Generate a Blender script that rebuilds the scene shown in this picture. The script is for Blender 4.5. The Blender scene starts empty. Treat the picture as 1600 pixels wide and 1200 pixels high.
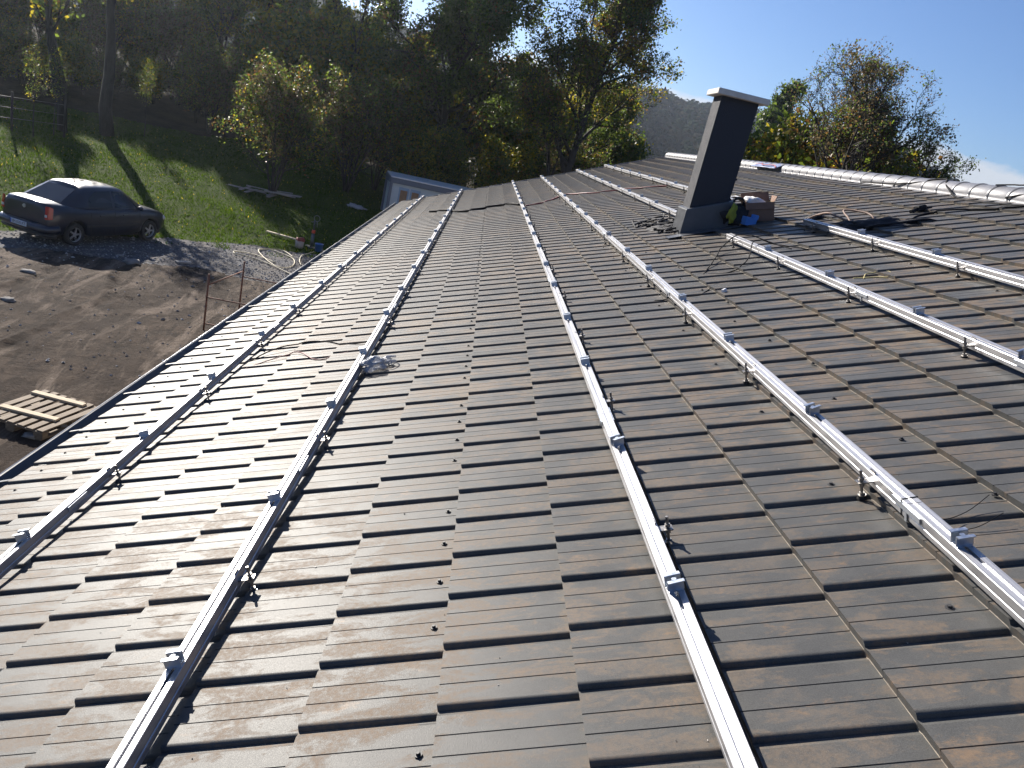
import bpy, bmesh, math, random
import numpy as np
from mathutils import Vector, Matrix, noise
R = math.radians
PI = math.pi
S = bpy.context.scene
COL = S.collection

# ------------------------------------------------------------------ camera
PITCH = R(22.0)                       # slope of the roof
CAM = Vector((-0.49860546, 0.0, 5.23409182))
cam_right = Vector((0.9753874730656494, -0.022310655153046807, 0.2193661597722949))
cam_down = Vector((0.2015129637360106, -0.3136604227116934, -0.9279060645726096))
cam_fwd = Vector((0.08950867462391046, 0.9492730765648763, -0.3014445608666829))
cd = bpy.data.cameras.new("camera")
co = bpy.data.objects.new("camera", cd)
COL.objects.link(co)
mw = Matrix.Identity(4)
for i in range(3):
    mw[i][0] = cam_right[i]; mw[i][1] = -cam_down[i]; mw[i][2] = -cam_fwd[i]; mw[i][3] = CAM[i]
co.matrix_world = mw
FPX = 1180.0
cd.sensor_width = 36.0
cd.lens = FPX / 1600 * 36
cd.clip_start = 0.05
cd.clip_end = 5000
S.camera = co

# ------------------------------------------------------------------ light
SUN_AZ, SUN_EL = R(-33.0), R(25.5)     # azimuth from +Y towards +X
w = bpy.data.worlds.new("World"); S.world = w; w.use_nodes = True
nt = w.node_tree; nt.nodes.clear()
sky = nt.nodes.new('ShaderNodeTexSky'); sky.sky_type = 'NISHITA'; sky.sun_disc = False
sky.sun_elevation = SUN_EL; sky.sun_rotation = SUN_AZ
sky.air_density = 1.0; sky.dust_density = 0.5; sky.ozone_density = 4.0; sky.altitude = 300
tc = nt.nodes.new('ShaderNodeTexCoord')
mp = nt.nodes.new('ShaderNodeMapping'); mp.inputs['Scale'].default_value = (9, 9, 26)
cn = nt.nodes.new('ShaderNodeTexNoise'); cn.inputs['Scale'].default_value = 1.0; cn.inputs['Detail'].default_value = 7; cn.inputs['Roughness'].default_value = 0.55
sx = nt.nodes.new('ShaderNodeSeparateXYZ')
band = nt.nodes.new('ShaderNodeMapRange'); band.inputs['From Min'].default_value = 0.113; band.inputs['From Max'].default_value = 0.075
band.inputs['To Min'].default_value = 0.0; band.inputs['To Max'].default_value = 0.42
add = nt.nodes.new('ShaderNodeMath'); add.operation = 'ADD'
cr = nt.nodes.new('ShaderNodeMapRange'); cr.inputs['From Min'].default_value = 0.72; cr.inputs['From Max'].default_value = 0.86; cr.inputs['To Max'].default_value = 0.8
mx = nt.nodes.new('ShaderNodeMix'); mx.data_type = 'RGBA'; mx.inputs['B'].default_value = (7.2, 7.4, 7.8, 1)
bg = nt.nodes.new('ShaderNodeBackground'); bg.inputs['Strength'].default_value = 0.0505
out = nt.nodes.new('ShaderNodeOutputWorld')
L_ = nt.links.new
L_(tc.outputs['Generated'], mp.inputs['Vector']); L_(mp.outputs[0], cn.inputs['Vector'])
L_(tc.outputs['Generated'], sx.inputs[0]); L_(sx.outputs['Z'], band.inputs['Value'])
L_(cn.outputs['Fac'], add.inputs[0]); L_(band.outputs[0], add.inputs[1]); L_(add.outputs[0], cr.inputs['Value'])
tn = nt.nodes.new('ShaderNodeMix'); tn.data_type = 'RGBA'; tn.blend_type = 'MULTIPLY'; tn.inputs['Factor'].default_value = 1; tn.inputs['B'].default_value = (.90, 1.0, 1.22, 1)
L_(sky.outputs[0], tn.inputs['A']); L_(tn.outputs['Result'], mx.inputs['A']); L_(cr.outputs[0], mx.inputs['Factor']); L_(mx.outputs['Result'], bg.inputs['Color']); L_(bg.outputs[0], out.inputs[0])
SUNDIR = Vector((math.sin(SUN_AZ) * math.cos(SUN_EL), math.cos(SUN_AZ) * math.cos(SUN_EL), math.sin(SUN_EL)))
ld = bpy.data.lights.new("sun", 'SUN'); ld.energy = 5.0; ld.angle = R(0.53); ld.color = (1.0, 0.93, 0.83)
lo = bpy.data.objects.new("sun", ld); COL.objects.link(lo)
lo.rotation_euler = SUNDIR.to_track_quat('Z', 'Y').to_euler(); lo.location = (-10, 20, 30)
S.view_settings.view_transform = 'Standard'; S.view_settings.look = 'None'
S.view_settings.gamma = 1.0; S.view_settings.exposure = 1.12; S.view_settings.use_curve_mapping = False

# ------------------------------------------------------------------ helpers
def ray(x, y):
    v = cam_right * ((x - 800) / FPX) + cam_down * ((y - 600) / FPX) + cam_fwd
    return v.normalized()
def at_z(x, y, z=0.0):
    r = ray(x, y); return CAM + r * ((z - CAM.z) / r.z)
def at_d(x, y, D):
    r = ray(x, y); return CAM + r * (D / math.hypot(r.x, r.y))
def proj(P):
    v = Vector(P) - CAM; z = v.dot(cam_fwd)
    if z < 0.05: return None
    return 800 + FPX * v.dot(cam_right) / z, 600 + FPX * v.dot(cam_down) / z, z
ROOF = Matrix.Translation((0, 0, 4.0)) @ Matrix.Rotation(-PITCH, 4, 'Y')   # local x = upslope, y = along the eave, z = normal
def rp(a, b, c=0.0):
    return ROOF @ Vector((b, a, c))
def sm(t, a, b):
    t = min(1, max(0, (t - a) / (b - a))); return t * t * (3 - 2 * t)
def N3(x, y, z=0.0): return noise.noise(Vector((x, y, z)))

class MB:
    def __init__(s): s.v = []; s.f = []; s.m = []; s.s = []
    def add(s, vs, fs, mi=0, smooth=False, M=None):
        b = len(s.v)
        if M is not None: vs = [M @ Vector(p) for p in vs]
        s.v += [tuple(p) for p in vs]
        for f in fs: s.f.append([b + i for i in f]); s.m.append(mi); s.s.append(smooth)
        return s
    def box(s, c, d, mi=0, M=None, bev=0.0):
        x, y, z = d[0] / 2, d[1] / 2, d[2] / 2
        if bev <= 0:
            vs = [(c[0] + i * x, c[1] + j * y, c[2] + k * z) for i in (-1, 1) for j in (-1, 1) for k in (-1, 1)]
            fs = [(0, 1, 3, 2), (4, 6, 7, 5), (0, 4, 5, 1), (2, 3, 7, 6), (0, 2, 6, 4), (1, 5, 7, 3)]
            return s.add(vs, fs, mi, False, M)
        b = bev; vs = []; 
        for k, ins in ((-1, b), (-1, 0), (1, 0), (1, b)):
            zz = c[2] + k * (z if ins else z - b)
            xx, yy = x - ins, y - ins
            for i, j in ((-1, -1), (1, -1), (1, 1), (-1, 1)): vs.append((c[0] + i * xx, c[1] + j * yy, zz))
        fs = [(3, 2, 1, 0), (12, 13, 14, 15)]
        for l in range(3):
            for q in range(4): fs.append((l * 4 + q, l * 4 + (q + 1) % 4, l * 4 + 4 + (q + 1) % 4, l * 4 + 4 + q))
        return s.add(vs, fs, mi, False, M)
    def cyl(s, p0, p1, r0, r1=None, n=10, mi=0, cap=True, smooth=True, M=None):
        r1 = r0 if r1 is None else r1
        p0, p1 = Vector(p0), Vector(p1); d = (p1 - p0).normalized()
        u = d.cross(Vector((0, 0, 1)) if abs(d.z) < .9 else Vector((1, 0, 0))).normalized(); v = d.cross(u)
        vs = []
        for p, r in ((p0, r0), (p1, r1)):
            for i in range(n):
                t = 2 * PI * i / n; vs.append(p + u * math.cos(t) * r + v * math.sin(t) * r)
        s.add(vs, [(i, n + i, n + (i + 1) % n, (i + 1) % n) for i in range(n)], mi, smooth, M)
        if cap:
            s.add(vs[:n], [tuple(range(n))], mi, False, M); s.add(vs[n:], [tuple(range(n - 1, -1, -1))], mi, False, M)
        return s
    def tube(s, pts, r, n=6, mi=0, M=None, closed=False):
        pts = [Vector(p) for p in pts]; k = len(pts); vs = []
        prev = None
        for i, p in enumerate(pts):
            a = pts[(i - 1) % k] if closed else pts[max(0, i - 1)]
            b = pts[(i + 1) % k] if closed else pts[min(k - 1, i + 1)]
            d = (b - a).normalized() if (b - a).length > 1e-9 else Vector((1, 0, 0))
            if prev is None:
                u = d.cross(Vector((0, 0, 1)) if abs(d.z) < .9 else Vector((1, 0, 0))).normalized()
            else:
                u = (prev - d * prev.dot(d)).normalized()
            prev = u; v = d.cross(u); rr = r[i] if hasattr(r, '__len__') else r
            for j in range(n):
                t = 2 * PI * j / n; vs.append(p + u * math.cos(t) * rr + v * math.sin(t) * rr)
        fs = []
        for i in range(k if closed else k - 1):
            for j in range(n):
                fs.append((i * n + j, i * n + (j + 1) % n, ((i + 1) % k) * n + (j + 1) % n, ((i + 1) % k) * n + j))
        if not closed:
            fs.append(tuple(range(n - 1, -1, -1))); fs.append(tuple((k - 1) * n + j for j in range(n)))
        return s.add(vs, fs, mi, True, M)
    def prism(s, poly, h0, h1, axis='y', mi=0, smooth=False, M=None):
        # poly of 2-D points extruded along an axis
        n = len(poly)
        def P(p, h):
            return (p[0], h, p[1]) if axis == 'y' else ((h, p[0], p[1]) if axis == 'x' else (p[0], p[1], h))
        vs = [P(p, h0) for p in poly] + [P(p, h1) for p in poly]
        fs = [(i, (i + 1) % n, n + (i + 1) % n, n + i) for i in range(n)]
        s.add(vs, fs, mi, smooth, M)
        s.add(vs[:n], [tuple(range(n - 1, -1, -1))], mi, False, M); s.add(vs[n:], [tuple(range(n))], mi, False, M)
        return s
    def mesh(s, name, mats):
        me = bpy.data.meshes.new(name); me.from_pydata(s.v, [], s.f)
        for m in (mats if isinstance(mats, (list, tuple)) else [mats]): me.materials.append(m)
        me.polygons.foreach_set('material_index', s.m); me.polygons.foreach_set('use_smooth', s.s)
        me.update(); return me
    def build(s, name, mats, parent=None, M=None, fix=True):
        me = s.mesh(name, mats)
        if fix:
            bm = bmesh.new(); bm.from_mesh(me); bmesh.ops.remove_doubles(bm, verts=bm.verts, dist=1e-5)
            bmesh.ops.recalc_face_normals(bm, faces=bm.faces); bm.to_mesh(me); bm.free()
        return link(name, me, parent, M)
def link(name, me, parent=None, M=None):
    o = bpy.data.objects.new(name, me); COL.objects.link(o)
    if parent is not None: o.parent = parent
    if M is not None: o.matrix_local = M
    return o
def tag(o, label=None, cat=None, group=None, kind=None):
    if label: o['label'] = label
    if cat: o['category'] = cat
    if group: o['group'] = group
    if kind: o['kind'] = kind
    return o
def thing(name, label, cat, M=None, group=None):
    o = bpy.data.objects.new(name, None); COL.objects.link(o); o.empty_display_size = 0.1
    if M is not None: o.matrix_world = M if isinstance(M, Matrix) else Matrix.Translation(M)
    return tag(o, label, cat, group)
def copy_thing(root, M, label, kids=None):
    r = root.copy(); COL.objects.link(r); r.matrix_world = M; r['label'] = label
    for ch in (kids if kids is not None else list(root.children)):
        c = ch.copy(); COL.objects.link(c); c.parent = r
        for g in list(ch.children):
            d = g.copy(); COL.objects.link(d); d.parent = c
    return r
def bulk(name, V, nper, mats, midx=None, smooth=False, parent=None):
    """mesh of separate n-gons from an (N*nper,3) numpy array"""
    V = np.asarray(V, dtype=np.float32).reshape(-1, 3); nf = len(V) // nper
    me = bpy.data.meshes.new(name); me.vertices.add(len(V)); me.vertices.foreach_set('co', V.ravel())
    me.loops.add(len(V)); me.loops.foreach_set('vertex_index', np.arange(len(V), dtype=np.int32))
    me.polygons.add(nf); me.polygons.foreach_set('loop_start', np.arange(nf, dtype=np.int32) * nper)
    try: me.polygons.foreach_set('loop_total', np.full(nf, nper, dtype=np.int32))
    except Exception: pass
    for m in (mats if isinstance(mats, (list, tuple)) else [mats]): me.materials.append(m)
    if midx is not None: me.polygons.foreach_set('material_index', np.asarray(midx, dtype=np.int32))
    me.update(calc_edges=True); me.validate()
    return me

# ------------------------------------------------------------------ materials
class NT:
    def __init__(s, name):
        s.m = bpy.data.materials.new(name); s.m.use_nodes = True; s.t = s.m.node_tree; s.t.nodes.clear()
        s.o = s.n('ShaderNodeOutputMaterial')
        s.geo = s.n('ShaderNodeNewGeometry'); s.tc = s.n('ShaderNodeTexCoord')
    def n(s, t, **k):
        x = s.t.nodes.new(t)
        for a, b in k.items(): setattr(x, a, b)
        return x
    def l(s, a, b): s.t.links.new(a, b)
    def noise(s, scale, detail=4, rough=.55, vec=None, stretch=None, dist=0):
        x = s.n('ShaderNodeTexNoise'); x.inputs['Scale'].default_value = scale; x.inputs['Detail'].default_value = detail
        x.inputs['Roughness'].default_value = rough; x.inputs['Distortion'].default_value = dist
        v = vec or s.geo.outputs['Position']
        if stretch:
            m = s.n('ShaderNodeMapping'); m.inputs['Scale'].default_value = stretch; s.l(v, m.inputs['Vector']); v = m.outputs[0]
        s.l(v, x.inputs['Vector']); return x.outputs['Fac']
    def rng(s, f, a, b, c=0, d=1):
        x = s.n('ShaderNodeMapRange'); x.inputs['From Min'].default_value = a; x.inputs['From Max'].default_value = b
        x.inputs['To Min'].default_value = c; x.inputs['To Max'].default_value = d; s.l(f, x.inputs['Value']); return x.outputs[0]
    def math(s, op, a, b):
        x = s.n('ShaderNodeMath', operation=op)
        for i, q in enumerate((a, b)):
            if isinstance(q, (int, float)): x.inputs[i].default_value = q
            else: s.l(q, x.inputs[i])
        return x.outputs[0]
    def mix(s, f, a, b):
        x = s.n('ShaderNodeMix', data_type='RGBA')
        for k, q in (('Factor', f), ('A', a), ('B', b)):
            if isinstance(q, (int, float)): x.inputs[k].default_value = q
            elif isinstance(q, tuple): x.inputs[k].default_value = (*q, 1) if len(q) == 3 else q
            else: s.l(q, x.inputs[k])
        return x.outputs['Result']
    def bump(s, h, strength=.3, dist=.01, nrm=None):
        x = s.n('ShaderNodeBump'); x.inputs['Strength'].default_value = strength; x.inputs['Distance'].default_value = dist
        s.l(h, x.inputs['Height'])
        if nrm is not None: s.l(nrm, x.inputs['Normal'])
        return x.outputs[0]
    def bsdf(s, col, rough=.5, metal=0., nrm=None, out=True, **kw):
        b = s.n('ShaderNodeBsdfPrincipled')
        for k, q in (('Base Color', col), ('Roughness', rough), ('Metallic', metal)):
            if isinstance(q, (int, float)): b.inputs[k].default_value = q
            elif isinstance(q, tuple): b.inputs[k].default_value = (*q, 1)
            else: s.l(q, b.inputs[k])
        if nrm is not None: s.l(nrm, b.inputs['Normal'])
        for k, q in kw.items(): b.inputs[k.replace('_', ' ')].default_value = q
        if out: s.l(b.outputs[0], s.o.inputs[0])
        return b
def simple(name, col, rough=.6, metal=0., var=.25, scale=8, bump=.0, bscale=60, **kw):
    t = NT(name); f = t.noise(scale, 5, .6, vec=t.tc.outputs['Object'])
    dark = tuple(c * (1 - var) for c in col); lite = tuple(min(1, c * (1 + var)) for c in col)
    c = t.mix(t.rng(f, .3, .7), dark, lite)
    r = t.rng(f, .3, .7, max(0.02, rough - .08), min(1, rough + .08))
    n = t.bump(t.noise(bscale, 4, .6, vec=t.tc.outputs['Object']), bump, .01) if bump else None
    t.bsdf(c, r, metal, n, **kw); return t.m

M = {}
# dark coated sheet-metal tile: matt anthracite, dusty, with dried mud prints
def roof_mat(name):
    t = NT(name)
    P = t.geo.outputs['Position']
    big = t.noise(.55, 3, .5)
    streak = t.noise(1.0, 10, .70, stretch=(4.5, 11, 4.5), dist=.5)
    spot = t.noise(1.0, 10, .74, stretch=(8, 15, 8), dist=.3)
    fine = t.noise(70, 4, .7)
    grain = t.noise(330, 3, .75)
    m1 = t.math('MULTIPLY', t.rng(streak, .475, .545), t.rng(fine, .35, .6, .25, 1))
    m1 = t.math('MULTIPLY', m1, t.rng(big, .32, .62, .25, 1))
    m2 = t.math('MULTIPLY', t.rng(spot, .58, .68), t.rng(fine, .3, .6, .5, 1))
    base = t.mix(t.rng(t.noise(5, 6, .7), .3, .7), (.046, .046, .045), (.078, .077, .073))
    base = t.mix(t.rng(grain, .35, .7, 0, .55), base, (.118, .118, .115))
    c = t.mix(t.math('MULTIPLY', m1, .68), base, (.195, .136, .088))
    c = t.mix(t.math('MULTIPLY', m2, .6), c, (.22, .14, .080))
    ro = t.rng(m1, 0, 1, .47, .66)
    ro = t.math('ADD', ro, t.rng(grain, .3, .7, -.05, .08))
    n = t.bump(grain, .45, .0012); n = t.bump(t.noise(6, 2, .5), .10, .004, n)
    t.bsdf(c, ro, 0., n, Specular_IOR_Level=.19); return t.m
M['roof'] = roof_mat('coated_tile')
M['dust_glint'] = simple('dusty_edge_highlight', (.21, .18, .145), .9, var=.4, scale=30)  # dust at the step foot, its pale colour also painting the cut edge's highlight
M['roofdark'] = simple('anthracite_sheet', (.035, .042, .055), .45, var=.2, scale=3)
M['ridge'] = simple('ridge_sheet', (.14, .14, .15), .45, .15, var=.08, scale=6)
t = NT('aluminium')
f = t.noise(3, 4, .6, vec=t.tc.outputs['Object'], stretch=(60, .6, 60))
c = t.mix(t.rng(f, .3, .7), (.34, .345, .365), (.44, .44, .46))
tan = t.n('ShaderNodeTangent', direction_type='RADIAL', axis='Y')
b = t.bsdf(c, t.rng(f, .3, .7, .34, .44), .85, t.bump(f, .08, .001), Anisotropic=.5)
t.l(tan.outputs[0], b.inputs['Tangent']); M['alu'] = t.m
M['clamp'] = simple('clamp_aluminium', (.50, .54, .60), .42, 1.0, var=.1, scale=40)
M['steel'] = simple('zinc_steel', (.26, .25, .24), .42, 1.0, var=.25, scale=60)
M['rubber'] = simple('black_rubber', (.02, .02, .022), .8, var=.3, scale=30, Specular_IOR_Level=.2)
M['cable'] = simple('black_cable', (.012, .012, .013), .8, var=.2, Specular_IOR_Level=.15)
M['redcable'] = simple('red_cable', (.22, .04, .045), .6, var=.3)
M['browncable'] = simple('brown_rope', (.20, .13, .10), .7, var=.3)
M['copper'] = simple('yellow_string', (.5, .42, .18), .7, var=.2)
M['chim'] = simple('anthracite_render', (.030, .032, .040), .85, var=.14, scale=14, bump=.5, bscale=140)
M['flash'] = simple('lead_grey_flashing', (.075, .08, .09), .42, .3, var=.15, scale=8)
M['concrete'] = simple('pale_concrete', (.56, .52, .47), .85, var=.15, scale=6, bump=.3, bscale=50)
M['card'] = simple('brown_cardboard', (.19, .11, .075), .85, var=.15, scale=10)
M['cardin'] = simple('cardboard_inside', (.34, .24, .16), .85, var=.15, scale=10)
M['white'] = simple('white_plastic', (.72, .72, .74), .5, var=.06)
M['hiviz'] = simple('yellow_green_cloth', (.24, .26, .03), .8, var=.2, scale=20)
M['black'] = simple('black_cloth', (.018, .018, .022), .85, var=.4, scale=12, bump=.4, bscale=60)
M['blue'] = simple('blue_box', (.08, .24, .62), .5, var=.12)
M['bluebucket'] = simple('blue_plastic', (.03, .13, .42), .4, var=.15)
M['tarp'] = simple('blue_tarpaulin', (.12, .16, .30), .6, var=.25, scale=5)
M['redcloth'] = simple('red_strap', (.28, .05, .08), .7, var=.2)
M['render_wall'] = simple('house_render', (.55, .53, .50), .9, var=.08, scale=2, bump=.3, bscale=80)
M['glassdark'] = simple('window_glass', (.02, .025, .03), .08, var=.1)
M['shedwall'] = simple('pale_panel', (.50, .54, .56), .6, var=.07, scale=3)
M['shedtrim'] = simple('slate_trim', (.10, .12, .16), .5, var=.1)
M['shedroof'] = simple('pale_roof_sheet', (.66, .64, .62), .45, .2, var=.12, scale=4)
M['shedframe'] = simple('pale_blue_frame', (.24, .33, .44), .5, var=.08)
M['board'] = simple('brown_board', (.30, .17, .09), .8, var=.25, scale=6)
M['rust'] = simple('rusty_tube', (.16, .065, .04), .8, var=.45, scale=20, bump=.3)
M['hose'] = simple('yellow_hose', (.50, .42, .26), .6, var=.15)
M['stone'] = simple('stone', (.19, .18, .17), .9, var=.3, scale=7, bump=.5)
M['sack'] = simple('white_sack', (.32, .32, .34), .8, var=.15, scale=9, bump=.5, bscale=14)
M['greysteel'] = simple('grey_pump_iron', (.10, .11, .12), .5, .6, var=.3)
M['red'] = simple('red_paint', (.55, .07, .03), .5, var=.15)
M['reddark'] = simple('dark_red_cloth', (.20, .035, .03), .8, var=.3)
M['heap'] = simple('brown_earth', (.16, .115, .09), .95, var=.4, scale=5)
M['pot'] = simple('stone_pot', (.34, .30, .27), .9, var=.2)
def wood(name, a, b, rough=.8):
    t = NT(name); v = t.tc.outputs['Object']
    f = t.noise(2.2, 6, .65, vec=v, stretch=(1.2, 16, 16), dist=.8)
    g = t.noise(3.0, 3, .5, vec=v)
    c = t.mix(t.rng(f, .3, .7), a, b); c = t.mix(t.rng(g, .35, .75, 0, .35), c, tuple(x * .5 for x in a))
    t.bsdf(c, rough, 0, t.bump(f, .4, .004)); return t.m
M['palwood'] = wood('weathered_pallet_wood', (.12, .082, .048), (.23, .165, .105))
M['newwood'] = wood('fresh_pine', (.46, .35, .22), (.58, .48, .34))
M['greywood'] = wood('grey_weathered_board', (.22, .20, .18), (.42, .39, .36))

def leafmat(name, a, b, trans=.45, ro=.5, sp=.35):
    t = NT(name)
    f = t.noise(1.3, 3, .6); g = t.noise(9, 2, .5)
    c = t.mix(t.rng(t.math('ADD', t.math('MULTIPLY', f, .5), t.math('MULTIPLY', g, .5)), .38, .62), a, b)
    bs = t.bsdf(c, ro, 0, out=False, Specular_IOR_Level=sp)
    tr = t.n('ShaderNodeBsdfTranslucent'); t.l(t.mix(.5, c, tuple(min(1, x * 1.5) for x in b)), tr.inputs['Color'])
    ms = t.n('ShaderNodeMixShader'); ms.inputs[0].default_value = trans
    t.l(bs.outputs[0], ms.inputs[1]); t.l(tr.outputs[0], ms.inputs[2]); t.l(ms.outputs[0], t.o.inputs[0]); return t.m
LG = leafmat('leaf_green', (.062, .104, .013), (.140, .190, .022), .58)
LD = leafmat('leaf_dark_green', (.036, .064, .015), (.080, .122, .024), .5)
LY = leafmat('leaf_yellow', (.20, .18, .014), (.40, .32, .022), .6)
LO = leafmat('leaf_orange', (.16, .075, .018), (.26, .13, .03))
LB = leafmat('leaf_brown', (.090, .066, .030), (.165, .120, .052), .45)
LGR = leafmat('grass_blade', (.026, .060, .004), (.062, .105, .007), .5, .9, .0)
t = NT('bark'); f = t.noise(2.5, 6, .7, stretch=(6, 6, 1.2)); t.bsdf(t.mix(t.rng(f, .3, .7), (.016, .013, .011), (.045, .038, .032)), .9, 0, t.bump(f, .6, .03)); M['bark'] = t.m

t = NT('dirt')
big = t.noise(.35, 5, .6); mid = t.noise(2.2, 8, .7); fin = t.noise(26, 6, .75)
mpd = t.n('ShaderNodeMapping'); mpd.inputs['Rotation'].default_value = (0, 0, R(-98)); t.l(t.geo.outputs['Position'], mpd.inputs['Vector'])
tr_ = t.noise(1.0, 7, .68, vec=mpd.outputs[0], stretch=(.32, 1.5, 1), dist=1.0)
tr2 = t.noise(1.0, 8, .75, vec=mpd.outputs[0], stretch=(1.2, 6, 1), dist=.6)
c = t.mix(t.rng(mid, .36, .64), (.034, .024, .018), (.125, .090, .066)); c = t.mix(t.rng(tr2, .50, .58, 0, .75), c, (.022, .016, .013))
c = t.mix(t.rng(big, .38, .62), c, (.045, .032, .025))
c = t.mix(t.math('MULTIPLY', t.rng(tr_, .50, .62), t.rng(fin, .3, .6, .35, .95)), c, (.22, .172, .135))
c = t.mix(t.rng(fin, .62, .72, 0, .6), c, (.22, .19, .165)); c = t.mix(t.rng(fin, .28, .38, .7, 0), c, (.05, .04, .032))
n = t.bump(fin, 1.0, .05); n = t.bump(mid, .9, .12, n); t.bsdf(c, .95, 0, n, Specular_IOR_Level=.12); M['dirt'] = t.m
t = NT('gravel')
vo = t.n('ShaderNodeTexVoronoi'); vo.inputs['Scale'].default_value = 17; t.l(t.geo.outputs['Position'], vo.inputs['Vector'])
mid = t.noise(1.2, 6, .7)
c = t.mix(vo.outputs['Color'], (.045, .047, .055), (.145, .146, .158)); c = t.mix(t.rng(mid, .40, .66, 0, .65), c, (.12, .098, .08))
t.bsdf(c, .9, 0, t.bump(vo.outputs['Distance'], .9, .05), Specular_IOR_Level=.2); M['gravel'] = t.m
t = NT('grass_ground'); mid = t.noise(.9, 7, .7); fin = t.noise(14, 5, .7)
c = t.mix(t.rng(mid, .32, .68), (.028, .052, .008), (.066, .098, .016)); c = t.mix(t.rng(fin, .5, .72, 0, .5), c, (.10, .085, .05))
t.bsdf(c, .95, 0, t.bump(fin, .8, .08), Specular_IOR_Level=.05); M['grass'] = t.m
t = NT('forest_floor'); mid = t.noise(1.4, 6, .7); c = t.mix(t.rng(mid, .32, .68), (.018, .018, .010), (.055, .042, .024)); t.bsdf(c, .95, 0, t.bump(mid, .8, .2), Specular_IOR_Level=.05); M['floor'] = t.m
t = NT('hill_wood'); mid = t.noise(.05, 7, .7); fin = t.noise(.35, 5, .7)
c = t.mix(t.rng(mid, .35, .65), (.014, .022, .014), (.034, .036, .022)); c = t.mix(t.rng(fin, .5, .7, 0, .6), c, (.02, .03, .018)); t.bsdf(c, .95, 0, t.bump(fin, 1, 2.), Specular_IOR_Level=.05); M['hill'] = t.m
HL = [leafmat('far_leaf_a', (.010, .024, .012), (.024, .044, .018), .15, .95, .05), leafmat('far_leaf_b', (.030, .032, .016), (.05, .046, .022), .15, .95, .05)]

# ------------------------------------------------------------------ terrain
def edge_u(X, Y): return -.45 * X + .89 * Y
def gz(X, Y):
    u = edge_u(X, Y)
    z = .105 * max(0, u - 26.6) * sm(u, 26.0, 30) + .10 * max(0, u - 46) + .25 * N3(X * .12, Y * .12, 3) * sm(u, 26, 34)
    z += .05 * N3(X * .35, Y * .35) + .02 * N3(X * 1.3, Y * 1.3, 5) + .009 * N3(X * 3.3, Y * 3.3, 8)
    return z
# a wheel rut is a shallow trough along a track line
TRK = [[(-9, 4), (-8.6, 9), (-7.9, 13), (-8.1, 17), (-9.6, 21)], [(-10.6, 5), (-10.3, 10), (-9.6, 14), (-9.9, 18)]]
def rut(X, Y):
    z = 0
    for T in TRK:
        for (x0, y0), (x1, y1) in zip(T, T[1:]):
            dx, dy = x1 - x0, y1 - y0; L2 = dx * dx + dy * dy
            q = ((X - x0) * dx + (Y - y0) * dy) / L2
            if -.02 <= q <= 1.02:
                d = abs((X - x0) * dy - (Y - y0) * dx) / math.sqrt(L2)
                if d < .32:
                    z -= .035 * (1 - sm(d, .08, .2)); z += .025 * sm(d, .14, .2) * (1 - sm(d, .2, .32))
                    z += .012 * math.sin(q * math.sqrt(L2) * 2 * PI / .16 + d * 9) * (1 - sm(d, .05, .2))
    return z
def surf(X, Y):
    u = edge_u(X, Y) + 1.1 * N3(X * .35, Y * .35, 7) + .5 * N3(X * 1.4, Y * 1.4, 9)
    if u > 26.3 + 0.35 * min(0, X + 8): 
        if u > 44.5: return 2
        return 1
    # gravel apron round the car, dirt yard in front
    g = (Y - (19.4 + .42 * (X + 10.7)) - 0.9 * N3(X * .4, Y * .4, 2))
    if X < -10.2: g = max(g, (-(X + 12.5)) * 1.4 + (Y - 19) * .9)
    if g > 0 and X < -3.0: return 3
    return 0
def grid(x0, x1, y0, y1, d, fn=None):
    nx, ny = int(round((x1 - x0) / d)), int(round((y1 - y0) / d))
    V = {}; F = {0: [], 1: [], 2: [], 3: []}
    P = [[(x0 + (x1 - x0) * i / nx, y0 + (y1 - y0) * j / ny) for i in range(nx + 1)] for j in range(ny + 1)]
    Z = [[gz(*p) + (rut(*p) if edge_u(*p) < 25.8 else 0) for p in row] for row in P]
    for j in range(ny):
        for i in range(nx):
            cx, cy = x0 + (x1 - x0) * (i + .5) / nx, y0 + (y1 - y0) * (j + .5) / ny
            F[surf(cx, cy)].append((i, j))
    return P, Z, F, nx
names = {0: ('dirt_yard', 'dirt'), 1: ('grass_slope', 'grass'), 2: ('forest_ground', 'floor'), 3: ('gravel_drive', 'gravel')}
acc = {k: MB() for k in names}
def put(P, Z, F, nx):
    for k, cells in F.items():
        idx = {}; mb = acc[k]
        def vi(i, j):
            q = (i, j)
            if q not in idx:
                idx[q] = len(mb.v); mb.v.append((P[j][i][0], P[j][i][1], Z[j][i]))
            return idx[q]
        for i, j in cells:
            mb.f.append([vi(i, j), vi(i + 1, j), vi(i + 1, j + 1), vi(i, j + 1)]); mb.m.append(0); mb.s.append(True)
put(*grid(-18, -2, 4, 32, .125))
put(*grid(-30, -18, 4, 60, .5)); put(*grid(-18, -2, 32, 60, .25)); put(*grid(-18, -2, -6, 4, .5)); put(*grid(-2, 22, -6, 60, .5)); put(*grid(-30, -18, -6, 4, 1.))
for k, (nm, mt) in names.items():
    o = acc[k].build(nm, M[mt], fix=False); tag(o, {0: 'brown dirt yard with wheel tracks beside the roof eave', 1: 'sunlit green grass slope between the car and the woods', 2: 'dark leaf litter under the trees', 3: 'grey gravel drive under and around the parked car'}[k], None, None, 'structure')
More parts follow.
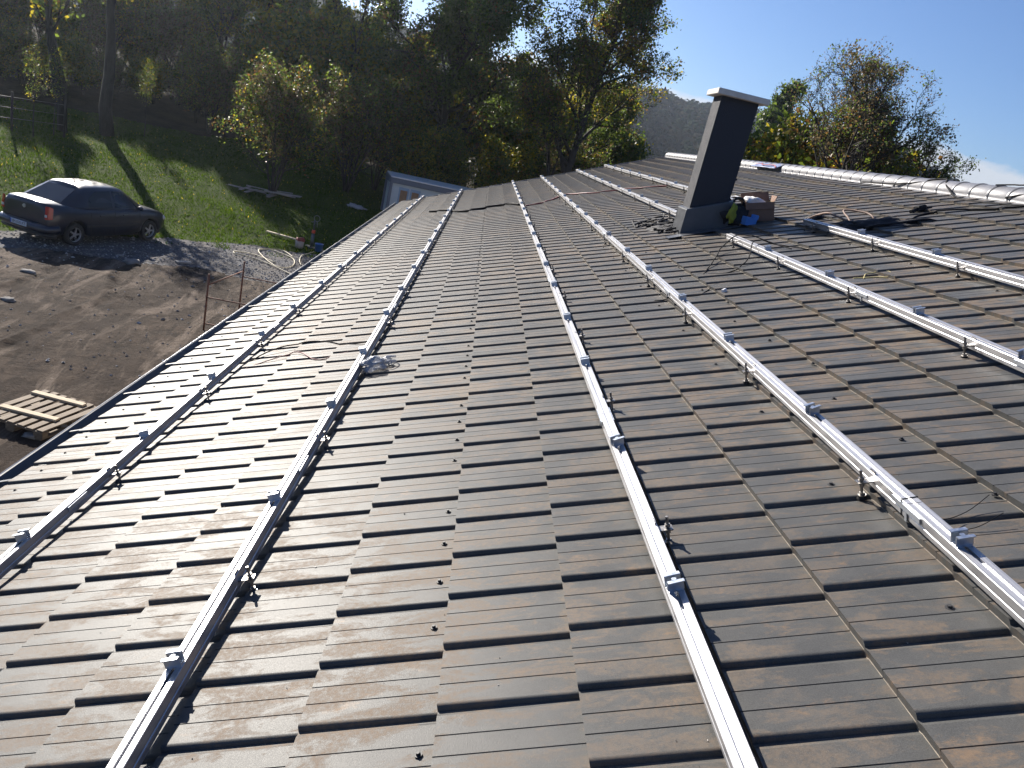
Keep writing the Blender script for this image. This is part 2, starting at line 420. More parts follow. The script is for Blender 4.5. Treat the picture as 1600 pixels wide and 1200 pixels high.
# wide ground sheet out to the horizon and the wooded hills
mb = MB(); rad = [55, 75, 100, 140, 180, 220, 260, 310, 360, 420, 480, 560, 700, 1000, 2500]
def hillz(az, r):
    # az in degrees from +Y to +X
    crest = 4.55 + .45 * math.exp(-((az + 16) / 7) ** 2) - .35 * math.exp(-((az + 2) / 5) ** 2) + .16 * math.sin(az * .8) + .08 * math.sin(az * 2.3 + 1)
    crest *= sm(az, 40, 25) if az > 25 else 1
    crest *= sm(az, -95, -60) if az < -60 else 1
    near = 300 if az < 2 else 300 + 260 * sm(az, 2, 12)
    H = 5.2 + near * 1.12 * math.tan(R(max(crest, .2)))
    base = 3.0
    return base + (H - base) * sm(r, near * .55, near * 1.12)
NA = 240
def sheet():
    vs = []; fs = []
    for r in rad:
        for i in range(NA):
            az = -180 + 360 * i / NA
            x, y = math.sin(R(az)) * r, math.cos(R(az)) * r
            z = hillz(az, r) if r > 60 else gz(x, y) * .0 - .5
            if r >= 1000: z = hillz(az, 1000) * (.9 if r < 2000 else 0)
            if abs(az) > 100: z = -.3
            vs.append((x, y, z + (2.5 * N3(x * .02, y * .02) if r > 120 and r < 900 else 0)))
    n = NA
    for k in range(len(rad) - 1):
        for i in range(n): fs.append((k * n + i, k * n + (i + 1) % n, (k + 1) * n + (i + 1) % n, (k + 1) * n + i))
    return vs, fs
vs, fs = sheet(); mb.add(vs, fs, 0, True)
mb.add([(x, y, -.6) for x, y in ((-62, -62), (62, -62), (62, 62), (-62, 62))], [(0, 1, 2, 3)])
o = mb.build('hills', M['hill'], fix=False); tag(o, 'wooded hills on the horizon behind the trees', None, None, 'structure')

# ------------------------------------------------------------------ house and roof
CP, RP = 0.35, 0.23797                # tile pitch upslope and along the eave
B0, A0 = -0.3594, 2.22912             # a seam crossing found in the picture, in roof coordinates
C_LO, C_HI, R_LO, R_HI = -7, 14, -24, 79
STEP = .025
prof = [(0, 0), (.011, .0108), (.028, .0145), (.060, .0153), (.345, .0126), (.352, .0094), (.362, .0124), (.622, .0092), (.629, .0060), (.639, .0090), (.915, .0058), (.955, .0010), (1, 0)]
tmb = MB(); vs = []
prof = [(t_, h * .80) for t_, h in prof]; n = len(prof)
plo = [(t_, h - (.0045 if i_ in (5, 8) else 0) + (.002 if i_ in (2, 3) else 0)) for i_, (t_, h) in enumerate(prof)]
for (t_, h) in plo: vs.append((-.006, t_ * RP, STEP + h))        # lower edge, raised
for (t_, h) in prof: vs.append((CP - .004, t_ * RP, h))           # upper edge
tmb.add(vs, [(i, n + i, n + i + 1, i + 1) for i in range(n - 1)])
for i in range(n - 1): tmb.s[i] = 0 < i < 3
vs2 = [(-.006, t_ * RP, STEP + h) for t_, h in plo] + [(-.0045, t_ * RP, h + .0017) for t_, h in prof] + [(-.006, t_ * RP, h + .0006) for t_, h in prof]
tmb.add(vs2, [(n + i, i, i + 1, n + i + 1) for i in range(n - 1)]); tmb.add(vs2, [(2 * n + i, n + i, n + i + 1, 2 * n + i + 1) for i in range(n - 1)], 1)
tile_me = tmb.mesh('roof_tile', [M['roof'], M['dust_glint']])
house = thing('house', 'house under the dark tiled roof, gutter running along its eave on the left', 'house', Matrix.Translation((0, 0, 0)))
roof = MB()
bl, bh = B0 + C_LO * CP, B0 + 14 * CP + .02
a_lo, a_hi = A0 + R_LO * RP, A0 + (R_HI + 1) * RP
bm_ = MB().box(((bl + bh) / 2, (a_lo + a_hi) / 2, -.045), (bh - bl, a_hi - a_lo, .07))
roof_o = bm_.build('roof', M['roofdark'], house, ROOF)
cells = []
for c in range(C_LO, C_HI):
    for r_ in range(R_LO, R_HI + 1):
        b_, a_ = B0 + c * CP, A0 + r_ * RP
        P = proj(rp(a_ + RP / 2, b_ + CP / 2)); s_ = 0
        if P and -40 < P[0] < 1640 and -40 < P[1] < 1240:
            q = [proj(rp(a_ + da, b_ + db)) for da, db in ((0, 0), (RP, 0), (RP, CP), (0, CP))]
            if all(q):
                s_ = abs(sum(q[i][0] * q[(i + 1) % 4][1] - q[(i + 1) % 4][0] * q[i][1] for i in range(4))) / 2
        cells.append((s_, c, r_))
cells.sort(reverse=True)
near_, far_ = cells[:300], cells[300:]
rnd = random.Random(4)
for s_, c, r_ in near_:
    o = link('roof_tile', tile_me, roof_o); o.location = (B0 + c * CP, A0 + r_ * RP, rnd.uniform(-.0006, .0006))
tv = np.array(tmb.v, dtype=np.float32); off = np.array([(B0 + c * CP, A0 + r_ * RP, 0) for _, c, r_ in far_], dtype=np.float32)
V = (tv[None] + off[:, None]).reshape(-1, 3); nf = len(tmb.f)
F = (np.array(tmb.f)[None] + (np.arange(len(far_)) * len(tv))[:, None, None]).reshape(-1, 4)
me = bpy.data.meshes.new('roof_tile_field'); me.vertices.add(len(V)); me.vertices.foreach_set('co', V.ravel())
me.loops.add(F.size); me.loops.foreach_set('vertex_index', F.ravel().astype(np.int32)); me.polygons.add(len(F)); me.polygons.foreach_set('loop_start', np.arange(len(F), dtype=np.int32) * 4)
try: me.polygons.foreach_set('loop_total', np.full(len(F), 4, dtype=np.int32))
except Exception: pass
me.materials.append(M['roof']); me.materials.append(M['dust_glint'])
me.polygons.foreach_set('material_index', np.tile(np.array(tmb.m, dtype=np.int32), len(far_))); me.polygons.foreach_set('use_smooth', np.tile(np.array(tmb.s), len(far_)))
me.update(calc_edges=True); o = link('roof_tile_field', me, roof_o); o['kind'] = 'stuff'
# screws in the sheets
mb = MB()
def screw(a, b, c=.012, r=.0055):
    mb.cyl((b, a, c), (b, a, c + .003), r * 1.7, n=8, smooth=False); mb.cyl((b, a, c + .003), (b, a, c + .009), r, r * .8, n=6, smooth=False)
for r_ in range(-6, 70):
    screw(A0 + (r_ + .55) * RP, B0 - 7 * CP + .10, .024)
    if r_ % 5 != 2: screw(A0 + (r_ + .5) * RP, B0 - .045, .013, .006)
    if r_ % 2: screw(A0 + (r_ + .5) * RP, B0 + 5 * CP - .12 + .05 * (r_ % 3), .016, .006)
    if r_ % 3 == 0: screw(A0 + (r_ + .45) * RP, B0 + 4 * CP - .09, .014, .007)
    if r_ % 4 == 0: screw(A0 + (r_ + .48) * RP, B0 + 9 * CP - .07, .014, .006)
screw(A0 - 3.95 * RP, B0 - .5 * CP, .014, .009)
screw(A0 + .35 * RP, B0 - 1.42 * CP, .014, .005); screw(A0 - 1.6 * RP, B0 + 2.3 * CP, .014, .005)
o = mb.build('roof_screw', simple('dark_screw', (.03, .03, .032), .6, .2), roof_o); o['kind'] = 'stuff'
# small grit and mortar crumbs on the tiles
cr_ = random.Random(11); mb = MB()
for i in range(260):
    a = .8 + 7 * cr_.random() ** 1.8; b = cr_.uniform(-2.2, 3.2); s = cr_.uniform(.0012, .0032)
    c = (b - B0) / CP % 1; f_ = (a - A0) / RP % 1
    h = np.interp(f_, [p[0] for p in prof], [p[1] for p in prof]) + STEP * (1 - c) + s * .6
    q = [(cr_.uniform(-1, 1), cr_.uniform(-1, 1), cr_.uniform(-1, 1)) for _ in range(4)]
    mb.add([(b + s * 1.5 * x, a + s * 1.5 * y, h + s * z) for x, y, z in q], [(0, 1, 2), (0, 2, 3), (0, 3, 1), (1, 3, 2)], i % 5 == 0)
o = mb.build('grit', [M['rubber'], M['concrete']], roof_o); o['kind'] = 'stuff'
# eave gutter / flashing, ridge, verge trim, the hidden slope and the walls
g = MB()
gp = [(bl + .03, -.012), (bl + .03, -.055), (bl - .05, -.09), (bl - .15, -.06), (bl - .185, .012), (bl - .178, .018), (bl - .170, .013), (bl - .140, -.050), (bl - .05, -.078), (bl + .02, -.046), (bl + .02, -.012)]
g.prism([(x, z) for x, z in gp], a_lo, a_hi + .05, 'y')
gut = g.build('gutter', M['roofdark'], house, ROOF)
g = MB()
for k in range(-4, 31):
    a = A0 + (k * 3.1 + .4) * RP
    if a_lo < a < a_hi: g.box((bl - .095, a, -.003), (.19, .022, .004))
g.build('gutter_bracket', M['roofdark'], house, ROOF)
lip = MB().tube([(bl - .182, a_lo, .017), (bl - .182, a_hi + .05, .017)], .0045, 6); lip.build('gutter_lip', simple('pale_gutter_edge', (.34, .35, .37), .35, .6, var=.2), house, ROOF)  # outer lip in a paler, more metallic grey than the gutter
RB, RC = B0 + 14 * CP + .045, .012
cap = MB(); K = 12; LC = .305
pro = [(-.175, .004), (-.135, .006)] + [(-.118 * math.cos(PI * i / K), .004 + .098 * math.sin(PI * i / K)) for i in range(K + 1)] + [(.135, -.05), (.175, -.07)]
pv = []
for (yy, sc) in ((0, 1.0), (.012, 1.06), (.03, 1.06), (.042, 1.0), (LC, .975)):
    pv.append([(x * (sc if abs(x) < .13 else 1), yy, z * sc) for x, z in pro])
npf = len(pro)
cap.add([p for row in pv for p in row], [(k * npf + i, k * npf + i + 1, (k + 1) * npf + i + 1, (k + 1) * npf + i) for k in range(4) for i in range(npf - 1)], 0, True)
cap_me = cap.mesh('ridge_cap', M['ridge'])
a = a_lo; k = 0
while a < a_hi:
    o = link('ridge_cap', cap_me, house, ROOF @ Matrix.Translation((RB, a, RC))); a += .288; k += 1
vt = MB().box(((bl + RB) / 2, a_hi + .012, .010), (RB - bl, .022, .055)); vt.box(((bl + RB) / 2, a_hi + .03, -.07), (RB - bl, .014, .16)); vt.build('verge_trim', M['ridge'], house, ROOF)
rt = rp(0, RB, 0)
ROOF2 = Matrix.Translation((rt.x, 0, rt.z - .02)) @ Matrix.Rotation(PITCH, 4, 'Y')
rs = MB().box((3.6, (a_lo + a_hi) / 2, -.02), (7.2, a_hi - a_lo, .06))
for i in range(20): rs.box((i * .36 + .2, (a_lo + a_hi) / 2, .014), (.02, a_hi - a_lo, .012))
rs.build('rear_roof_slope', M['roof'], house, ROOF2)
el = rp(0, bl, 0); xw0, xw1 = el.x + .45, rt.x + 6.3
wl = MB(); zt = el.z - .02
wl.box((xw0 + .15, (a_lo + a_hi) / 2, zt / 2 + .05), (.3, a_hi - a_lo - 1.0, zt + .1)); wl.box((xw1 - .15, (a_lo + a_hi) / 2, zt / 2), (.3, a_hi - a_lo - 1.0, zt))
for yy in (a_lo + .5, a_hi - .5):
    wl.prism([(xw0 + .31, 0), (xw1 - .31, 0), (xw1 - .31, zt), (rt.x, rt.z - .35), (xw0 + .31, zt)], yy - .15, yy + .15, 'y')
wl.build('wall', M['render_wall'], house)
for yy in (3, 7.5, 12, 16.5):
    fr = MB().box((xw0 - .012, yy, 1.6), (.06, 1.3, 1.2)).build('window', M['shedtrim'], house); MB().box((xw0 - .045, yy, 1.6), (.02, 1.14, 1.04)).build('pane', M['glassdark'], fr)

# ------------------------------------------------------------------ chimney
CX, CY = 1.845, 8.19
ch = thing('chimney', 'dark rendered chimney with a pale concrete cap rising from the roof', 'chimney', (CX, CY, 4.75))
def zr(X): return 4 + X * math.tan(PITCH)      # roof height under X
bx = MB(); hx, hy = .195, .145
vs = [(sx_ * hx, sy * hy, (zr(CX + sx_ * hx) - 4.75 - .02) if k == 0 else 6.10 - 4.75) for k in (0, 1) for sx_ in (-1, 1) for sy in (-1, 1)]
bx.add(vs, [(0, 1, 3, 2), (4, 6, 7, 5), (0, 4, 5, 1), (2, 3, 7, 6), (0, 2, 6, 4), (1, 5, 7, 3)]); st = bx.build('stack', M['chim'], ch)
bx = MB()
for (ex, ey, hh) in ((.045, .045, .30),):
    X0, X1, Y0, Y1 = -hx - ex + .01, hx + ex, -hy - ey, hy + ey
    vs = []
    for z_ in (0, 1, 2, 3):
        for (x_, y_) in ((X0, Y0), (X1, Y0), (X1, Y1), (X0, Y1)):
            e = {0: 1.0, 1: 1.0, 2: .93, 3: 1.0}[z_]
            if z_ >= 2:
                x_ = max(-hx - .004, min(hx + .004, x_ * .7)) if z_ == 3 else x_ * .985
                y_ = max(-hy - .004, min(hy + .004, y_ * .7)) if z_ == 3 else y_ * .985
            vs.append((x_, y_, zr(CX + x_) - 4.75 + {0: -.02, 1: hh - .012, 2: hh, 3: hh + .004}[z_]))
    fs = [(k * 4 + i, k * 4 + (i + 1) % 4, k * 4 + 4 + (i + 1) % 4, k * 4 + 4 + i) for k in range(3) for i in range(4)]
    bx.add(vs, fs)
bx.build('flashing_skirt', M['flash'], ch)
apron = MB().box((0, 0, 0), (.74, .16, .006)).build('flashing_apron', M['flash'], ch, Matrix.Translation((-CX, -CY, -4.75)) @ ROOF @ Matrix.Translation((1.97, 7.92, .034)))
MB().box((0.005, -.005, 0), (.535, .43, .058), bev=.006).build('cap', M['concrete'], ch, Matrix.Translation((0, 0, 6.13 - 4.75)))

# ------------------------------------------------------------------ mounting rails
def clamp_mesh():
    m = MB(); m.box((0, 0, .0035), (.040, .030, .005)); m.box((0, -.012, .019), (.046, .003, .030)); m.box((0, .012, .019), (.046, .003, .030))
    m.box((0, -.0185, .0345), (.046, .013, .003)); m.box((0, .0185, .0345), (.046, .013, .003)); m.cyl((0, 0, .004), (0, 0, .030), .004, n=8); m.cyl((0, 0, .024), (0, 0, .032), .0075, n=6, smooth=False)
    return m.mesh('clamp', M['clamp'])
def endclamp_mesh():
    m = MB(); m.box((0, 0, .0035), (.040, .026, .005)); m.box((0, -.010, .020), (.044, .003, .034)); m.box((0, -.017, .0365), (.044, .016, .003)); m.box((0, .008, .012), (.044, .003, .016)); m.cyl((0, 0, .004), (0, 0, .026), .004, n=8); m.cyl((0, 0, .020), (0, 0, .028), .0075, n=6, smooth=False)
    return m.mesh('clamp', M['clamp'])
def bolt_mesh():
    m = MB(); m.cyl((0, 0, .012), (0, 0, .024), .017, .012, n=12, mi=1); m.cyl((0, 0, .0), (0, 0, .115), .005, n=8)
    for z in (.026, .058, .080): m.cyl((0, 0, z), (0, 0, z + .009), .0095, n=6, smooth=False)
    m.cyl((0, 0, .024), (0, 0, .0265), .014, n=12); m.cyl((0, 0, .068), (0, 0, .0705), .013, n=12)
    me_ = m.mesh('hanger_bolt', [M['steel'], M['rubber']]); return me_
def lplate_mesh(sd):
    m = MB(); m.box((sd * .012, 0, .0735), (.055, .032, .004)); m.box((sd * .040, 0, .090), (.004, .032, .034)); m.cyl((sd * .043, 0, .092), (sd * .036, 0, .092), .006, n=6)
    return m.mesh('bracket_plate', M['steel'])
CLM, ECM, BLT, LPL, LPR = clamp_mesh(), endclamp_mesh(), bolt_mesh(), lplate_mesh(1), lplate_mesh(-1)
# outline of the extrusion: 40 x 40 with a slot on top and grooves down the sides
H0, H1 = .050, .100
rp_ = [(-.0235, H0), (.0235, H0), (.0235, H0 + .016), (.0215, H0 + .018), (.0215, H0 + .022), (.0235, H0 + .024), (.0235, H1 - .0015), (.0220, H1), (.0050, H1), (.0050, H1 - .009), (-.0050, H1 - .009), (-.0050, H1), (-.0220, H1), (-.0235, H1 - .0015), (-.0235, H0 + .024), (-.0215, H0 + .022), (-.0215, H0 + .018), (-.0235, H0 + .016)]
def bar(L):
    m = MB(); m.prism(rp_, 0, L, 'y'); return m
def rail(b, a0, a1, joints, clamps, bolts, side, label, ends=()):
    root = thing('mounting_rail', label, 'rail', ROOF @ Matrix.Translation((b, a0, 0)), 'aluminium rails laid along the roof')
    cuts = [a0] + [j for j in joints if a0 < j < a1] + [a1]
    for s0, s1 in zip(cuts, cuts[1:]):
        bar(s1 - s0 - .003).build('rail_bar', M['alu'], root, Matrix.Translation((0, s0 - a0, 0)))
    for j in cuts[1:-1]:
        m = MB().box((-.0265, 0, H0 + .034), (.004, .16, .018)); m.box((.0265, 0, H0 + .034), (.004, .16, .018)); m.box((-.0262, 0, H0 + .008), (.003, .012, .03))
        m.build('splice_plate', M['clamp'], root, Matrix.Translation((0, j - a0, 0)))
    rr = random.Random(int(b * 100 + a0))
    for a in clamps:
        me_ = ECM if a in ends else CLM
        c = link('clamp', me_, root, Matrix.Translation((0, a - a0, H1 - .001)) @ Matrix.Rotation(rr.choice((0, 0, 0, .12, -.1, .35)), 4, 'Z'))
    for a in bolts:
        bt = link('hanger_bolt', BLT, root, Matrix.Translation((side * .056, a - a0, .0)) @ Matrix.Rotation(rr.uniform(-.05, .05), 4, 'Y'))
        link('bracket_plate', LPL if side < 0 else LPR, bt)
    return root
CLA = [.72, 1.76, 2.76, 3.875, 4.92, 6.075, 7.10, 8.32, 9.40]
a = 9.40
while a < 19.8: a += 1.09; CLA.append(round(a, 3))
BLA = [-.2, 1.01, 2.22, 3.43, 4.64, 5.85, 7.06, 8.27, 9.48, 10.69, 11.9, 13.1, 14.3, 15.5, 16.7, 17.9, 19.1, 20.3]
J = [3.12, 6.4, 9.6, 12.8, 16.0, 19.2]
AE = 21.02
rail(-2.150, -1.2, AE, J, CLA, BLA, 1, 'rail nearest the gutter, running up the left edge of the roof')
rail(-1.105, -1.2, AE, J, CLA, BLA, 1, 'second rail from the gutter, the one with the plastic bag lying against it')
rail(.285, -1.2, AE, J, CLA, [a_ - .1 for a_ in BLA], 1, 'middle rail leaving the bottom edge of the photo right of centre')
rail(1.060, -1.2, AE, [2.0 + 3.3 * i for i in range(6)], CLA, BLA, -1, 'rail with a black cable tie round it, passing just left of the chimney')
rail(2.030, -1.2, 7.16, [2.92, 4.4], [1.9, 2.97, 3.80, 4.9, 6.08], [-.2, 1.0, 2.2, 3.3, 4.5, 5.7, 6.85], -1, 'rail ending in front of the chimney, wire looped over its end')
rail(2.030, 9.25, AE, [12.5, 15.7, 18.9], [c for c in CLA if c > 9.8], [b_ for b_ in BLA if b_ > 9.3], -1, 'short rail from the chimney to the far roof edge, left of two')
rail(2.795, -1.2, 7.26, [3.0], [1.76, 2.76, 3.9, 5.01, 6.10], [-.2, 1.0, 2.2, 3.45, 4.67, 5.80, 6.95], -1, 'rail highest on the slope, its blue shaded end right of the cardboard box')
rail(2.795, 9.6, AE, [12.9, 16.1, 19.3], [c for c in CLA if c > 9.8], [b_ for b_ in BLA if b_ > 9.7], -1, 'short rail behind the chimney top slope, highest of the far rails')

# ------------------------------------------------------------------ things lying on the roof
def hoof(a, b):
    c = (b - B0) / CP % 1; f_ = (a - A0) / RP % 1
    return float(np.interp(f_, [p[0] for p in prof], [p[1] for p in prof])) + STEP * (1 - c)
def spline(pts, k=8):
    P = [Vector(p) for p in pts]; o_ = []
    for i in range(len(P) - 1):
        p0, p1, p2, p3 = P[max(0, i - 1)], P[i], P[i + 1], P[min(len(P) - 1, i + 2)]
        for j in range(k):
            t_ = j / k; o_.append(.5 * ((2 * p1) + (p2 - p0) * t_ + (2 * p0 - 5 * p1 + 4 * p2 - p3) * t_ ** 2 + (3 * p1 - p0 - 3 * p2 + p3) * t_ ** 3))
    return o_ + [P[-1]]
def roof_cable(name, pts, r, mat, label, cat='cable', k=8, lift=None, group=None):
    # pts: (a, b[, extra height])
    P = [(p[1], p[0], (p[2] if len(p) > 2 else 0)) for p in pts]
    Q = [Vector((q.x, q.y, max(0, q.z) + hoof(q.y, q.x) * .5 + .006 + r)) for q in spline(P, k)]
    base = Q[0].copy(); m = MB().tube([q - base for q in Q], r, 6)
    o = m.build(name, mat, None, ROOF @ Matrix.Translation(base)); return tag(o, label, cat, group)
def blob(mb, c, s, seed, rough=.35, nu=16, nv=10, mi=0, flat=-1e9, M_=None):
    vs = []; fs = []
    for i in range(nv + 1):
        th = PI * i / nv
        for j in range(nu):
            ph = 2 * PI * j / nu; d = Vector((math.sin(th) * math.cos(ph), math.sin(th) * math.sin(ph), math.cos(th)))
            k_ = 1 + rough * (noise.noise(d * 1.8 + Vector((seed, 0, 0))) * 1.4 + .5 * noise.noise(d * 5 + Vector((0, seed, 0))))
            p = Vector((c[0] + d.x * s[0] * k_, c[1] + d.y * s[1] * k_, c[2] + d.z * s[2] * k_)); p.z = max(p.z, flat); vs.append(p)
    for i in range(nv):
        for j in range(nu): fs.append((i * nu + j, (i + 1) * nu + j, (i + 1) * nu + (j + 1) % nu, i * nu + (j + 1) % nu))
    mb.add(vs, fs, mi, True, M_)
# plastic bag against the second rail
t = NT('clear_plastic'); f = t.noise(40, 4, .6, vec=t.tc.outputs['Object'])
bs = t.bsdf((.42, .44, .48), .22, 0, t.bump(f, .6, .006), out=False); trn = t.n('ShaderNodeBsdfTransparent'); ms = t.n('ShaderNodeMixShader'); ms.inputs[0].default_value = .42
t.l(bs.outputs[0], ms.inputs[1]); t.l(trn.outputs[0], ms.inputs[2]); t.l(ms.outputs[0], t.o.inputs[0]); M['bag'] = t.m
bag = thing('plastic_bag', 'crumpled clear plastic bag lying against the second rail from the gutter', 'bag', ROOF @ Matrix.Translation((-1.02, 4.70, .02)))
m = MB(); blob(m, (-.01, -.02, .050), (.095, .070, .042), 3, .45, 26, 16, 0, .004); m.build('bag_body', M['bag'], bag)
m = MB(); blob(m, (.085, .07, .030), (.045, .035, .024), 8, .8, 20, 12, 0, .003); m.tube(spline([(.05, .0, .03), (.10, .03, .07), (.14, .10, .05), (.12, .16, .03), (.08, .13, .05), (.05, .05, .03)], 6), .006, 5)
m.build('bag_handle', M['bag'], bag)
# cables
roof_cable('cable', [(16.2, -1.60), (15.8, -1.2), (15.0, -.9), (14.9, -.4), (14.9, 0), (14.4, .25)], .022, M['cable'], 'thick black cable snaking between two rails near the far roof edge', k=10)
roof_cable('red_rope', [(13.9, .35), (14.2, .8), (14.9, 1.15), (14.3, 1.6), (14.0, 2.1), (13.6, 2.5), (13.3, 2.85)], .014, M['redcable'], 'dark red rope lying across the far part of the roof', 'rope')
roof_cable('cable', [(5.45, -2.12), (5.72, -1.9, .03), (5.8, -1.6), (5.55, -1.35), (5.5, -1.12, .02)], .005, M['cable'], 'thin black wire looping from the gutter side rail to the bag rail')
roof_cable('cable', [(5.3, -2.08), (5.5, -1.75, .02), (5.25, -1.5), (5.42, -1.14)], .004, M['redcable'], 'thin reddish wire beside the black loop between the two left rails')
roof_cable('cable', [(5.9, 1.45), (6.25, 1.62, .02), (6.7, 1.85, .06), (6.75, 2.03, .125), (6.55, 2.2, .05), (6.3, 2.3, .01)], .005, M['cable'], 'thin black wire arching over the end of the rail before the chimney')
roof_cable('cable', [(6.0, 1.42), (5.85, 1.62), (6.05, 1.85, .03), (6.4, 2.03, .115), (6.5, 2.25, .03), (6.25, 2.42)], .005, M['cable'], 'second thin wire crossing the rail end lower down')
roof_cable('cable', [(5.35, .95), (5.3, 1.25), (5.55, 1.5), (5.42, 1.9), (5.5, 2.2)], .004, M['cable'], 'green black thin wire under the rail ending at the chimney')
roof_cable('cable', [(7.6, 2.92), (7.5, 3.0, .05), (7.25, 3.02, .09), (7.05, 3.12, .02), (7.3, 3.18, .08), (7.1, 3.3, .06), (6.85, 3.32), (6.75, 3.5)], .010, M['browncable'], 'brown rope coiled beside the shaded rail end', 'rope')
roof_cable('cable', [(9.6, 4.4, .02), (8.9, 4.45, .03), (8.4, 4.52, .07), (8.1, 4.60, .095), (7.9, 4.50, .06), (7.3, 4.30), (6.6, 4.35), (6.2, 4.47, .04), (5.9, 4.60, .10)], .009, M['cable'], 'black cable running along below the ridge caps and over them')
roof_cable('cable', [(6.7, 3.5), (6.9, 3.75), (6.8, 4.0), (6.55, 4.2), (6.3, 4.42, .03), (6.1, 4.58, .10), (5.6, 4.66, .09), (5.3, 4.60, .10)], .011, M['cable'], 'black cable crossing the upper tiles to the ridge at the right')
roof_cable('cable', [(7.2, 4.56, .10), (7.05, 4.62, .10), (6.8, 4.60, .11), (6.7, 4.52, .075), (6.9, 4.46, .03)], .007, M['cable'], 'small black cable loop hooked on the ridge caps')
roof_cable('cable', [(12.0, 3.05), (12.1, 3.35), (12.4, 3.7)], .018, M['cable'], 'short black cable lying beyond the chimney under the ridge')
roof_cable('string', [(5.05, 2.25), (5.0, 2.38), (4.95, 2.45), (5.08, 2.50), (5.12, 2.38), (5.0, 2.3)], .004, M['copper'], 'thin yellow string curled between the two right rails', 'string')
# black strap tangle left of the chimney
m = MB(); rr = random.Random(5)
for k in range(7):
    c0 = Vector((1.72 + rr.uniform(-.22, .16), 8.75 + rr.uniform(-.5, .45), .02)); p = [c0 + Vector((rr.uniform(-.2, .2), rr.uniform(-.35, .35), rr.uniform(0, .05))) for _ in range(6)]
    m.tube([q - Vector((1.7, 8.7, 0)) for q in spline(p, 6)], .011, 5)
blob(m, (.02, -.05, .02), (.14, .22, .03), 2, .8, 18, 10)
tag(m.build('strap_tangle', M['black'], None, ROOF @ Matrix.Translation((1.7, 8.7, 0))), 'tangle of black straps on the tiles left of the chimney foot', 'straps')
# black sheet / cloth bundle and connector
m = MB(); blob(m, (0, 0, .015), (.27, .11, .035), 4, .9, 30, 14, 0, .002); blob(m, (-.18, .1, .02), (.16, .07, .03), 9, .9, 20, 12, 0, .002)
tag(m.build('cloth_bundle', M['black'], None, ROOF @ Matrix.Translation((3.20, 6.72, .012)) @ Matrix.Rotation(-.55, 4, 'Z')), 'flat black cloth bundle on the tiles right of the shaded rail end', 'cloth')
m = MB(); m.box((0, 0, .035), (.10, .06, .055), bev=.01); m.cyl((-.05, 0, .03), (-.11, .01, .02), .02, n=8); m.cyl((.05, 0, .03), (.12, -.02, .015), .014, n=8); blob(m, (.06, .05, .02), (.05, .04, .02), 2, .5, 10, 8)
tag(m.build('cable_connector', M['rubber'], None, ROOF @ Matrix.Translation((3.80, 7.10, .012)) @ Matrix.Rotation(.4, 4, 'Z')), 'small black connector lump on the upper tiles below the ridge', 'connector')
m = MB(); blob(m, (0, 0, .02), (.10, .07, .03), 6, .7, 14, 8); tag(m.build('glove', M['black'], None, ROOF @ Matrix.Translation((3.02, 7.62, .015))), 'crumpled dark glove beside the rope at the shaded rail end', 'glove')
m = MB().box((0, 0, .018), (.035, .02, .03), bev=.003); m.box((.025, .012, .008), (.03, .02, .01)); tag(m.build('plastic_clip', M['white'], None, ROOF @ Matrix.Translation((1.42, 5.22, .02)) @ Matrix.Rotation(.7, 4, 'Z')), 'tiny white plastic clip on the tiles below the chimney', 'clip')
# cable tie round the fourth rail
m = MB(); e = .0015; zz = [(-.0235 - e, H0 - e), (.0235 + e, H0 - e), (.0235 + e, H1 + e), (-.0235 - e, H1 + e)]
m.tube([(x, 0, z) for x, z in zz], .0018, 5, closed=True); m.tube(spline([(-.021, 0, H1 - .01), (.02, -.01, H1 - .03), (.06, -.06, .05), (.16, -.02, .035), (.26, .03, .05)], 5), .0016, 4)
m.tube(spline([(.02, .0, H0), (.07, -.08, .03), (.14, -.10, .03), (.24, -.07, .045)], 5), .0016, 4)
tag(m.build('cable_tie', M['cable'], None, ROOF @ Matrix.Translation((1.06, 2.03, 0))), 'thin black tie wrapped round the rail left of the chimney line', 'cable tie')
# cardboard box, bag of tools, blue carton, white sheet right of the chimney
def world_on_roof(a, b, c=0, rz=0): return Matrix.Translation(rp(a, b, c)) @ Matrix.Rotation(rz, 4, 'Z')
bxr = thing('cardboard_box', 'open brown cardboard box with white packing, right of the chimney', 'box', world_on_roof(8.08, 2.60, .03, -.10) @ Matrix.Rotation(-R(16), 4, 'Y'))
W, D, Hh = .29, .22, .19
MB().box((0, 0, .006), (W, D, .008)).build('base', M['card'], bxr)
MB().box((0, -D / 2, Hh / 2), (W, .006, Hh)).build('side_panel', M['card'], bxr); MB().box((0, D / 2, Hh / 2), (W, .006, Hh)).build('side_panel', M['cardin'], bxr)
MB().box((-W / 2, 0, Hh / 2), (.006, D - .007, Hh)).build('side_panel', M['card'], bxr); MB().box((W / 2, 0, Hh / 2), (.006, D - .007, Hh)).build('side_panel', M['cardin'], bxr)
for (p, s, ax, an) in (((0, -D / 2, Hh), (W, .005, .07), 'X', 2.9), ((0, D / 2, Hh), (W, .005, .10), 'X', -.5), ((-W / 2, 0, Hh), (.005, D, .10), 'Y', -.9), ((W / 2, 0, Hh), (.005, D, .06), 'Y', .5)):
    MB().box((0, 0, s[2] / 2), s).build('flap', M['card'], bxr, Matrix.Translation(p) @ Matrix.Rotation(an, 4, ax))
m = MB(); blob(m, (0, 0, 0), (.10, .075, .045), 7, .6, 16, 10); tag(m.build('packing_paper', M['white'], None, world_on_roof(8.10, 2.60, .215)), 'crumpled white packing sticking out of the cardboard box', 'paper')
tb = thing('tool_bag', 'dark cloth tool bag slumped against the right side of the chimney', 'bag', world_on_roof(8.05, 2.30, .03))
m = MB(); blob(m, (0, 0, .11), (.13, .12, .12), 5, .5, 20, 12, 0, -.08); m.build('bag_body', M['black'], tb)
